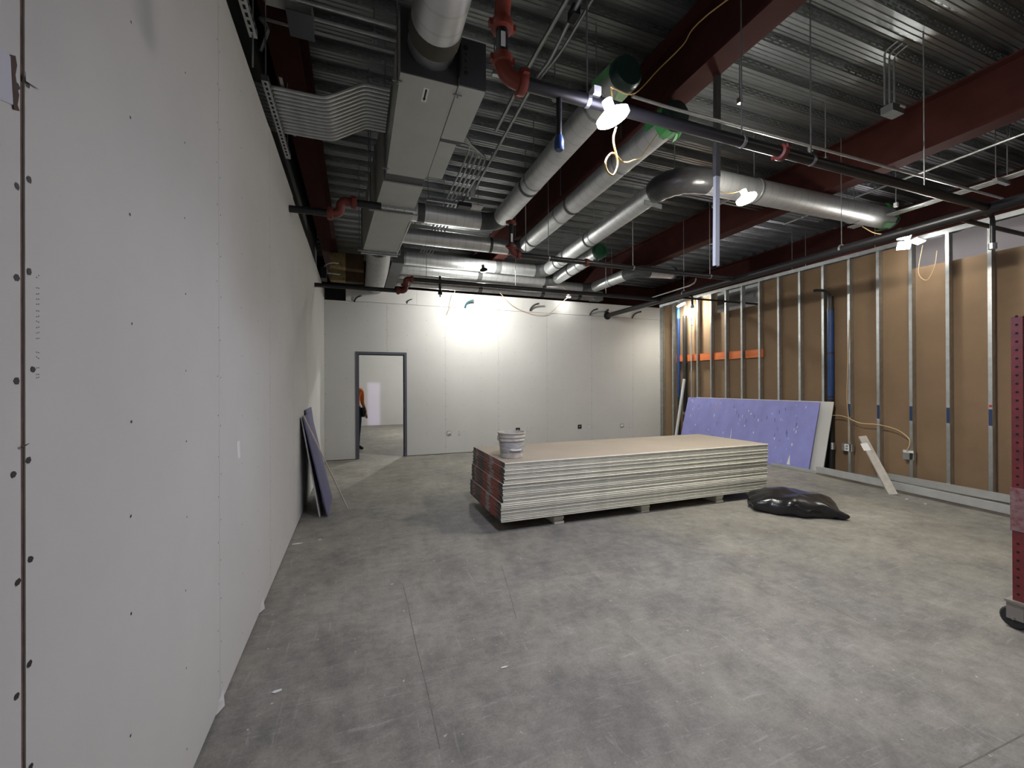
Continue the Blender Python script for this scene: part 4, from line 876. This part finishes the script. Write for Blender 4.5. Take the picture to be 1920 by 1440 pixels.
# long conduits along the bay
ZC = 4.42
def cz(*pix): return [Pz(u, v, ZC) for u, v in pix]
q = cz((1062, 0), (995, 118), (930, 245)); conduit('straight long conduit nearest the orange riser', [q[0]+(q[0]-q[1])*2.5, q[0], q[1], q[2]], .020, 'long conduits under the deck')
q = cz((1082, 10), (1050, 75), (1032, 112), (1003, 150), (985, 185), (880, 372)); conduit('long conduit with a double bend near the orange riser', [q[0]+(q[0]-q[1])*4]+q, .018, 'long conduits under the deck', .2)
q = cz((1110, 0), (1052, 98), (1010, 150)); conduit('thin conduit merging with the double-bent one', [q[0]+(q[0]-q[1])*2.5]+q, .013, 'long conduits under the deck', .15)
t = thing('conduit_hanger', 'black clamp and rods holding the long conduits', 'hanger', tuple(Pz(1076, 28, ZC)))
a = Pz(1076, 28, ZC); MB().box(a.x-.03, a.x+.03, a.y-.05, a.y+.05, ZC-.03, ZC+.05).build('clamp', M_BLACK, t); rod(t, a.x, a.y, ZC+.03)
a = Pz(985, 142, ZC); s_ = thing('conduit_hanger', 'galvanised strut crossing under the long conduits', 'hanger', tuple(a)); MB().bar((a.x-.32, a.y+.02, ZC-.045), (a.x+.32, a.y-.02, ZC-.045), .04, .03).build('bar', M_GALV, s_); rod(s_, a.x-.3, a.y+.02, ZC-.04); rod(s_, a.x+.3, a.y-.02, ZC-.04)
# bundle beyond the wrapped duct
for k in range(5):
    yy = 4.62+k*.075
    conduit('conduit in the flat bundle above the horizontal spiral duct', [(2.95, yy, 4.30), (5, yy, 4.30), (7.50, yy, 4.30)], .014, 'flat conduit bundle toward the stud wall')
t = thing('conduit_support', 'strut bar carrying the flat conduit bundle', 'strut', (5.2, 4.8, 4.28)); MB().box(5.2, 5.24, 4.52, 5.02, 4.245, 4.285).build('bar', M_GALV, t); rod(t, 5.22, 4.55, 4.27); rod(t, 5.22, 5.0, 4.27)
for k in range(3):
    xx = 7.15+k*.06
    conduit('bright conduit running along above the open stud wall', [(xx, -1.0, 3.92), (xx, 2, 3.92), (xx, 4.25, 3.92)], .014, 'conduits above the stud wall')
t = thing('conduit_support', 'strut bar carrying the bright conduits above the studs', 'strut', (7.2, 2.6, 3.9)); MB().box(7.05, 7.35, 2.6, 2.64, 3.87, 3.905).build('bar', M_GALV, t); rod(t, 7.07, 2.62, 3.89); rod(t, 7.33, 2.62, 3.89)
a, b = Pz(1688, 350, 4.15), Pz(1612, 385, 4.15); xx = a.x
conduit('single bright conduit crossing the bay beyond the second beam', [(7.05, -1, 4.3), (7.05, 2, 4.3), (7.05, 5.2, 4.3)], .016, 'conduits above the stud wall')
tr = thing('threaded_rod', 'long threaded rod holding the bright single conduit', 'hanger rod', (7.05, 2.5, 4.28)); rod(tr, 7.05, 2.5, 4.28); rod(tr, 7.05, 4.2, 4.28)
conduit('pale conduit running beside the sprinkler main near the corner', [Py(1305, 522, 6.3), Py(1303, 530, 6.4), Py(1292, 536, 6.6), Py(1215, 560, 7.9)], .013, None, .06)
conduit('conduit along the near sprinkler pipe under the beam', [Py(1185, 180, 2.55), Py(1250, 200, 2.55), Py(1880, 372, 2.55)], .012, None)
# upright conduits on the second beam
t = thing('conduit_drop', 'group of bent upright conduits dropping to a box on the beam', 'conduit', (5.8, 2.3, 4.2))
a = Pz(1672, 205, 4.15)
for k, du in enumerate((-9, 0, 9)):
    b = Py(1668+du, 205, a.y); MB().tube(fillet([(b.x-.02, a.y-.12, 4.69), (b.x, a.y-.03, 4.685), (b.x, a.y, 4.66), (b.x, a.y, 4.17)], .08), .008, 8).build('upright', M_GALVD, t, smooth=True)
MB().box(a.x-.08, a.x+.10, a.y-.05, a.y+.05, 4.10, 4.17).build('box', M_MASTIC, t); MB().box(a.x+.03, a.x+.10, a.y-.06, a.y-.05, 4.15, 4.165).build('cover', M_WHITE, t)

# ================================================================= HANGING STUD, RODS, CORDS
t = thing('hanging_stud', 'steel stud hanging down from the red beam edge', 'steel stud', (2.86, 2.68, 2.49))
hs = MB(); hx, hy = 2.885, 2.70
for (x0, x1, y0, y1) in ((hx-.022, hx+.022, hy, hy+.0015), (hx-.022, hx-.0205, hy, hy+.03), (hx+.0205, hx+.022, hy, hy+.03)):
    hs.prism([(x0, y0, 4.12), (x1, y0, 4.12), (x1, y1, 4.12), (x0, y1, 4.12)], (-.045, -.02, 2.49-4.12))
hs.build('channel', mat('lit_stud', (.52, .56, .58), .5, .25), t)  # pale tone paints the lit look of the lower half
MB().prism([(hx-.024, hy-.001, 4.13), (hx+.026, hy-.001, 4.13), (hx+.026, hy+.034, 4.13), (hx-.024, hy+.034, 4.13)], (-.024, -.011, 3.25-4.13)).build('shaded_upper_cover', mat('shaded_stud', (.12, .12, .12), .5, .4), t)  # dark cover paints shade onto the stud's upper half
for k, (u, v0, y_, lab) in enumerate(((1387, 190, 2.9, 'thin hanger rod near the hanging stud'), (1520, 280, 3.0, 'long hanger rod between the two red beams'), (1548, 300, 3.15, 'second rod close to the long one between the beams'), (1680, 385, 3.2, 'rod with a white tip in front of the second beam'))):
    p = Py(u, v0, y_); tr = thing('threaded_rod', lab, 'hanger rod', tuple(p)); rod(tr, p.x, p.y, p.z); MB().box(p.x-.018, p.x+.018, p.y-.018, p.y+.018, p.z-.02, p.z+.03).build('rod_nut', M_WHITE if 'white' in lab else M_GALVD, tr)
def cord(label, pts, r=.0055, m_=None, name='power_cord'):
    return tag(MB().tube(spline(pts, 6), r, 6).build(name, m_ or M_CORD, loc=tuple(Vector(pts[0])), smooth=True), label, 'cord')
cord('yellow cord running along the red beam to the big bulb', [(2.66, -.5, 4.15), (2.66, 1.2, 4.13)] + [Px(1330, 25, 2.66), Px(1280, 85, 2.6), Px(1235, 130, 2.5), Px(1190, 175, 2.15), (L1.x+.04, 2.2, 3.33)])
lp = [L1+Vector((0, -.03, -.07)), Py(1150, 262, 2.10), Py(1156, 292, 2.10), Py(1158, 310, 2.10), Py(1150, 328, 2.10), Py(1139, 322, 2.10), Py(1135, 306, 2.10), Py(1141, 292, 2.11), Py(1152, 288, 2.13), Py(1170, 305, 2.2), Py(1190, 300, 2.4)]
cord('yellow cord looped in a ring below the big bulb', lp, .006)
cord('yellow cord lying over the green-filmed duct', [Py(1190, 300, 2.4), Py(1205, 290, 3.0), Py(1240, 240, 3.2), Py(1250, 225, 3.2)], .004)
cord('tan cord drooping along the top of the white door wall', [Py(853, 545, 8.9), Py(848, 565, 8.9), Py(845, 575, 8.95), Py(842, 580, 8.98), Py(838, 590, 8.98)], .006, M_CABLE)
cord('tan cord swagged from the duct over the wall seam', [Py(937, 549, 9.0), Py(960, 572, 8.98), Py(985, 584, 8.98), Py(1010, 590, 8.98), Py(1032, 586, 8.98), Py(1050, 570, 8.9), Py(1064, 558, 8.8)], .006, M_CABLE)
cord('pale cord drooping below the green-ended duct over the studs', [Py(1617, 425, 3.7), Py(1640, 437, 3.7), Py(1665, 438, 3.66), Py(1690, 428, 3.62), (L3.x, L3.y, L3.z+.1)], .006)
cord('thin cord hanging inside the stud bays near the folding lamp', [Px(1730, 460, 7.52), Px(1722, 510, 7.53), Px(1738, 525, 7.52), Px(1752, 500, 7.53), Px(1757, 470, 7.53)], .004, M_CABLE)
cord('tan cable strung through the studs to the low box', [Px(1556, 779, 7.53), Px(1580, 780, 7.53), Px(1612, 793, 7.53), Px(1645, 796, 7.53), Px(1680, 805, 7.53), Px(1702, 820, 7.53), Px(1706, 832, 7.53), Px(1700, 846, 7.53)], .007, M_CABLE)
cord('pale cable running down beside a stud to the double box', [Px(1592, 600, 7.54), Px(1589, 690, 7.54), Px(1588, 750, 7.54), Px(1593, 800, 7.54), Px(1592, 828, 7.54)], .005, M_CABLE)

# ================================================================= STUD-WALL FITTINGS
def bay_box(label, u, v, w, h, face=True):
    p = Px(u, v, XR); t = thing('outlet_box', label, 'outlet box', (XR, p.y, p.z-h/2), 'electrical boxes in the stud wall')
    MB().box(XR+.0, XR+.055, p.y-w/2, p.y+w/2, p.z-h/2, p.z+h/2).build('box', M_GALV, t)
    if face: MB().box(XR-.004, XR+.001, p.y-.035, p.y+.035, p.z-.055, p.z+.055).build('mud_ring', M_WHITE, t); MB().box(XR-.006, XR-.004, p.y-.016, p.y+.016, p.z+.008, p.z+.034).build('outlet_opening', M_GALVD, t); MB().box(XR-.006, XR-.004, p.y-.016, p.y+.016, p.z-.034, p.z-.008).build('outlet_opening', M_GALVD, t)
    return t
bay_box('small white outlet in the bay beside the leaning white board', 1558, 836, .08, .12)
bay_box('wide galvanised box with a white plate near the leaning boards', 1588, 839, .16, .12)
t = bay_box('galvanised box with white strip where the tan cable ends', 1703, 853, .13, .14, False)
p = Px(1703, 847, XR); MB().box(XR-.003, XR, p.y-.06, p.y+.06, p.z-.015, p.z+.02).build('white_strip', M_WHITE, t)
# orange backing blocks between studs
OB = [(6.06, 6.455), (6.50, 6.86), (6.905, 7.27), (7.31, 7.68), (7.715, 8.08), (8.12, 8.46)]
for k, (a, b) in enumerate(OB):
    o = MB().box(XR+.035, XR+.073, a, b, 2.03+.006*k, 2.19+.006*k).build('wood_blocking', M_ORANGE, loc=(XR+.05, a, 2.03))
    tag(o, ('orange treated wood block at the stud end of the row' if k == 0 else ('orange treated wood block beside the blue pipe' if k == 5 else 'orange treated wood block set between two studs')), 'wood block', 'orange blocking between studs')
def vpipe(label, u, v0, v1, x, r, m_, name='pipe_riser', grp=None):
    a, b = Px(u, v0, x), Px(u, v1, x); t = thing(name, label, 'pipe', (x, a.y, b.z), grp)
    MB().tube([(x, a.y, b.z), (x, a.y, a.z)], r, 14).build('pipe', m_, t, smooth=True); return t, a.y, a.z, b.z
t, yy, z1, z0 = vpipe('blue taped pipe standing in the corner stud bay', 1272, 575, 745, 7.58, .038, M_BLUE)
MB().tube([(7.58, yy, z1-.30), (7.58, yy, z1)], .040, 14).build('bright_blue_wrap', M_BLUELT, t, smooth=True); MB().tube([(7.58, yy, 0.001), (7.58, yy, z0)], .036, 12).build('dark_lower_pipe', M_BLACKHOSE, t, smooth=True)
t, yy, z1, z0 = vpipe('black vent pipe with couplings beside the corner blue pipe', 1284, 592, 828, 7.56, .052, M_BLACKHOSE)
for z in (.5, .75, 1.95): MB().lathe([(.06, 0), (.06, .07)], (7.56, yy, z), (0, 0, 1), 14).build('coupling', M_BLACKHOSE if z > 1 else M_GALVD, t)
MB().tube([(7.56, yy, 0.001), (7.56, yy, z0)], .05, 12).build('pipe_foot', M_BLACKHOSE, t, smooth=True)
t, yy, z1, z0 = vpipe('shiny upright conduit strapped to a stud near the corner', 1296, 565, 810, 7.54, .017, M_GALV)
for z in (1.0, 2.0, 2.9): MB().box(7.52, 7.56, yy-.03, yy+.03, z, z+.02).build('strap', M_GALVD, t)
MB().tube([(7.54, yy, 0.001), (7.54, yy, z0)], .017, 8).build('conduit_foot', M_GALV, t)
t, yy, z1, z0 = vpipe('long blue pipe tied to a stud behind the white board', 1557, 580, 748, 7.585, .046, M_BLUE)
for z in (z0+.02, z1-.02, (z0+z1)/2): MB().lathe([(.049, 0), (.049, .03)], (7.585, yy, z), (0, 0, 1), 14).build('black_tie', M_BLACKHOSE, t)
MB().tube([(7.585, yy, .001), (7.585, yy, z0)], .046, 14).build('lower_pipe', M_BLACKHOSE, t, smooth=True)
MB().tube([(7.585, yy, z1), (7.585, yy, z1+.22)], .040, 14).build('upper_sleeve', M_BLACKHOSE, t, smooth=True)
MB().tube(arc((7.585, yy, z1+.20), (7.585, yy+.02, z1+.36), (7.50, yy+.22, z1+.36), 6), .022, 10).build('bent_hose', M_BLACKHOSE, t, smooth=True)
a = Pz(1271, 830, 0.0); a.z = .002; b = Px(1281, 706, 7.45)
tag(MB().tube([(7.28, 8.18, .03), (7.47, 8.06, 1.62)], .035, 14).build('pvc_pipe', M_PVC, loc=(7.28, 8.18, .0), smooth=True), 'white plastic pipe leaning in the corner by the black vent', 'pipe')
# silver duct glimpsed through the open bays
t = thing('beyond_duct', 'silver duct seen through the gap above the stud sheathing', 'duct', (8.4, 6.5, 3.4)); MB().box(8.3, 8.8, 4.6, 9.0, 3.42, 3.80).build('duct_body', M_GALV, t); rod(t, 8.35, 6, 3.8); rod(t, 8.75, 6, 3.8)

# ================================================================= BACK-WALL FITTINGS
BO = (((842, 812), 'square box opening with crumpled wire beside a drywall joint', 0), ((861, 812), 'white outlet next to the square opening near the door', 1), ((971, 806), 'black box opening just above the bucket rim', 2), ((989, 805), 'white outlet beside the black opening over the bucket', 1), ((1087, 800), 'black box opening above the middle of the stack', 2), ((1104, 800), 'small white outlet beside the middle black opening', 1), ((1166, 798), 'square box opening near the stud corner', 0), ((1181, 798), 'faint outlet near the stud corner', 1))
for (u, v), lab, k in BO:
    p = Py(u, v, YB); t = thing('outlet_box', lab, 'outlet box', (p.x, YB, p.z-.05), 'electrical boxes in the door wall')
    w = .052 if k != 1 else .03; h = .05
    MB().box(p.x-w, p.x+w, YB-.003, YB-.0005, p.z-h, p.z+h).build('box_rim', M_GALVD if k != 2 else M_BLACK, t)
    if k == 0: MB().box(p.x-w+.012, p.x+w-.012, YB-.0045, YB-.003, p.z-h+.012, p.z+h-.012).build('box_inside', M_DRY, t); MB().tube(spline([(p.x-.02, YB-.01, p.z-.02), (p.x+.01, YB-.02, p.z+.01), (p.x+.02, YB-.01, p.z-.01)], 4), .012, 6).build('wire_bundle', M_WHITE, t)
    if k == 1:
        MB().box(p.x-w+.005, p.x+w-.005, YB-.005, YB-.003, p.z-h+.006, p.z+h-.006).build('outlet_face', M_WHITE, t)
        for dz in (-.022, .022): MB().box(p.x-.012, p.x+.012, YB-.006, YB-.005, p.z+dz-.012, p.z+dz+.012).build('socket', M_GALVD, t)
    if k == 2: MB().tube(spline([(p.x-.02, YB-.008, p.z-.01), (p.x-.005, YB-.02, p.z+.012), (p.x+.015, YB-.008, p.z)], 4), .010, 6).build('wire_bundle', M_GALVD, t)
for u, v, s, lab in ((665, 566, .7, 'black conduit stub above the left of the doorway'), (763, 569, .5, 'tiny black conduit stub above the right door jamb'), (872, 577, 1.0, 'dark bent conduit stub in the bright patch of wall'), (994, 583, 1.0, 'black bent stub under the swagged tan cord'), (1106, 591, .9, 'black bent stub beside the sprinkler main end'), (1185, 597, 1.0, 'black bent stub nearest the stud corner')):
    p = Py(u, v, YB); pts = arc((p.x, YB-.002, p.z), (p.x, YB-.06*s, p.z+.13*s), (p.x+.17*s, YB-.12*s, p.z+.16*s), 7)
    t = thing('conduit_stub', lab, 'conduit', (p.x, YB, p.z), 'stubs along the wall seam')
    MB().tube(pts, .021*s, 10).build('bent_stub', M_BLACKHOSE if u != 872 else mat('teal_stub', (.03, .10, .12), .4), t, smooth=True); MB().lathe([(.024*s, 0), (.024*s, .02)], pts[-1], (pts[-1]-pts[-2]), 10).build('bushing', M_GALVD if u not in (1185,) else M_BLACKHOSE, t)
# beam-end insulation and small black devices in the upper corner
t = thing('insulation_batt', 'yellow mineral wool stuffed at the dark red beam end', 'insulation', (-.35, 8.7, 3.6))
mb = MB(); p = Pz(645, 500, 3.9)
MB().box(-.48, -.20, 8.86, 9.06, 3.56, 4.1).build('wool', M_WOOL, t); MB().box(-.20, .14, 8.9, 9.1, 3.56, 4.12).build('sprayed_patch', M_FIREPROOF, t)
t = thing('wall_bracket_light', 'black bracket fixture with white conduit on top of the plain wall', 'fixture', (-.58, 8.2, 3.4))
MB().box(-.60, -.50, 8.1, 8.4, 3.405, 3.60).build('black_housing', M_BLACKHOSE, t); MB().tube(arc((-.55, 8.2, 3.58), (-.54, 8.2, 3.74), (-.30, 8.22, 3.72), 5), .012, 8).build('white_whip', M_PVC, t, smooth=True); MB().tube([(-.52, 8.3, 3.55), (-.28, 8.3, 3.54)], .012, 8).build('white_whip', M_PVC, t)

# ================================================================= PERSON BEYOND THE DOORWAY
def person(base, yaw):
    import bmesh
    J = {'pel': (0, 0, .96, .135), 'bel': (0, -.01, 1.08, .13), 'che': (0, -.02, 1.27, .15), 'shc': (0, 0, 1.41, .105), 'nec': (0, -.005, 1.49, .055), 'hd0': (0, -.02, 1.57, .075), 'hd1': (0, -.015, 1.66, .098), 'hd2': (0, -.005, 1.74, .075)}
    E = [('pel', 'bel'), ('bel', 'che'), ('che', 'shc'), ('shc', 'nec'), ('nec', 'hd0'), ('hd0', 'hd1'), ('hd1', 'hd2')]
    for s, n_ in ((-1, 'l'), (1, 'r')):
        J.update({n_+'hip': (s*.095, 0, .90, .095), n_+'thi': (s*.105, -.01, .70, .085), n_+'kne': (s*.11, -.01, .50, .062), n_+'cal': (s*.112, .015, .34, .058), n_+'ank': (s*.115, .02, .09, .044), n_+'ball': (s*.125, -.10, .045, .042), n_+'toe': (s*.13, -.17, .035, .030),
                  n_+'sho': (s*.185, 0, 1.40, .07), n_+'upa': (s*.225, .01, 1.25, .054), n_+'elb': (s*.25, .03, 1.10, .043), n_+'for': (s*.245, -.06, .98, .038), n_+'wri': (s*.235, -.13, .88, .028), n_+'pal': (s*.232, -.155, .825, .032)})
        E += [('pel', n_+'hip'), (n_+'hip', n_+'thi'), (n_+'thi', n_+'kne'), (n_+'kne', n_+'cal'), (n_+'cal', n_+'ank'), (n_+'ank', n_+'ball'), (n_+'ball', n_+'toe'), ('shc', n_+'sho'), (n_+'sho', n_+'upa'), (n_+'upa', n_+'elb'), (n_+'elb', n_+'for'), (n_+'for', n_+'wri'), (n_+'wri', n_+'pal')]
        for f in range(5):
            o_ = (f-1.7)*.016; L_ = (.06, .068, .072, .066, .055)[f]
            if f == 0: a = (s*.205, -.175, .83, .0095); b = (s*.19, -.20, .80, .0085)
            else: a = (s*.232, -.165+o_*1.2, .78, .009); b = (s*.225, -.18+o_*1.2, .78-L_*.8, .008)
            J[n_+'f%da' % f] = a; J[n_+'f%db' % f] = b; E += [(n_+'pal', n_+'f%da' % f), (n_+'f%da' % f, n_+'f%db' % f)]
    names = list(J); idx = {k: i for i, k in enumerate(names)}
    me = bpy.data.meshes.new('person_skeleton'); me.from_pydata([J[k][:3] for k in names], [(idx[a], idx[b]) for a, b in E], [])
    ob = bpy.data.objects.new('person_tmp', me); COL.objects.link(ob)
    sk = ob.modifiers.new('skin', 'SKIN'); sk.use_smooth_shade = True; sk.branch_smoothing = 0.6
    for i, k in enumerate(names): me.skin_vertices[0].data[i].radius = (J[k][3]*(1.28 if k in ('che', 'shc', 'bel', 'pel') else (1.14 if k in ('hd0', 'hd1', 'hd2') else 1.05)), J[k][3]*(.86 if k in ('che', 'shc', 'bel', 'pel') else (1.2 if k in ('hd0', 'hd1', 'hd2') else 1.05)))
    me.skin_vertices[0].data[idx['pel']].use_root = True
    sb = ob.modifiers.new('sub', 'SUBSURF'); sb.levels = 2; sb.render_levels = 2
    dg = bpy.context.evaluated_depsgraph_get(); ev = ob.evaluated_get(dg); me2 = bpy.data.meshes.new_from_object(ev); bpy.data.objects.remove(ob, do_unlink=True)
    me2.materials.clear()
    for m_ in (mat('skin', (.50, .30, .22), .55), mat('orange_shirt', (.80, .22, .06), .8), mat('dark_jeans', (.025, .035, .065), .85), mat('work_boots', (.03, .025, .022), .6)): me2.materials.append(m_)
    for p_ in me2.polygons:
        c = p_.center; r_ = abs(c.x)
        p_.material_index = 3 if c.z < .13 else (2 if c.z < 1.0 and r_ < .21 and not (c.y < -.1 and c.z > .7) else (1 if c.z < 1.47 and not (c.z < 1.06 and r_ > .19) else 0)); p_.use_smooth = True
    t = thing('person', 'person in orange shirt and dark jeans half hidden behind the door frame', 'person', base)
    t.rotation_euler = (0, 0, yaw); b = bpy.data.objects.new('body', me2); COL.objects.link(b); b.parent = t
    def part(mb, name, m_, sm=True):
        o = mb.build(name, m_, None, loc=(0, 0, 0), smooth=sm); o.parent = t; return o
    hc = Vector((0, -.012, 1.665))
    part(MB().lathe([(.001, .125), (.06, .115), (.098, .07), (.112, .02), (.118, .012), (.112, .004)], hc, (0, 0, 1), 20).add([hc+Vector((-.07, -.10, .012)), hc+Vector((.07, -.10, .012)), hc+Vector((.05, -.17, .004)), hc+Vector((-.05, -.17, .004))], [(0, 1, 2, 3)]), 'hard_hat', M_WHITE)
    for s in (-1, 1): part(MB().lathe([(.001, -.005), (.007, 0), (.001, .005)], hc+Vector((s*.034, -.094, -.012)), (0, 1, 0), 10), 'eye', M_DARK); part(MB().lathe([(.006, -.01), (.024, 0), (.010, .012)], hc+Vector((s*.098, .005, -.02)), (1, 0, .1), 10), 'ear', MATS['skin'])
    part(MB().lathe([(.016, 0), (.012, .02), (.004, .04)], hc+Vector((0, -.112, -.05)), (0, .25, 1), 8), 'nose', MATS['skin']); part(MB().box(-.025, .025, -.108, -.09, 1.588, 1.598), 'mouth', mat('lips', (.35, .14, .12), .6))
    part(MB().lathe([(.146, -.025), (.149, -.02), (.149, .02), (.146, .025)], (0, -.005, 1.0), (0, 0, 1), 20), 'tool_belt', M_RUBBER)
    part(MB().box(.13, .21, -.13, .06, .76, .98).box(.12, .20, -.17, -.12, .80, .92).box(.20, .225, -.08, .02, .80, .93), 'tool_pouch', M_RUBBER, False)
    return t
person((-.065, 10.36, 0), math.radians(35))
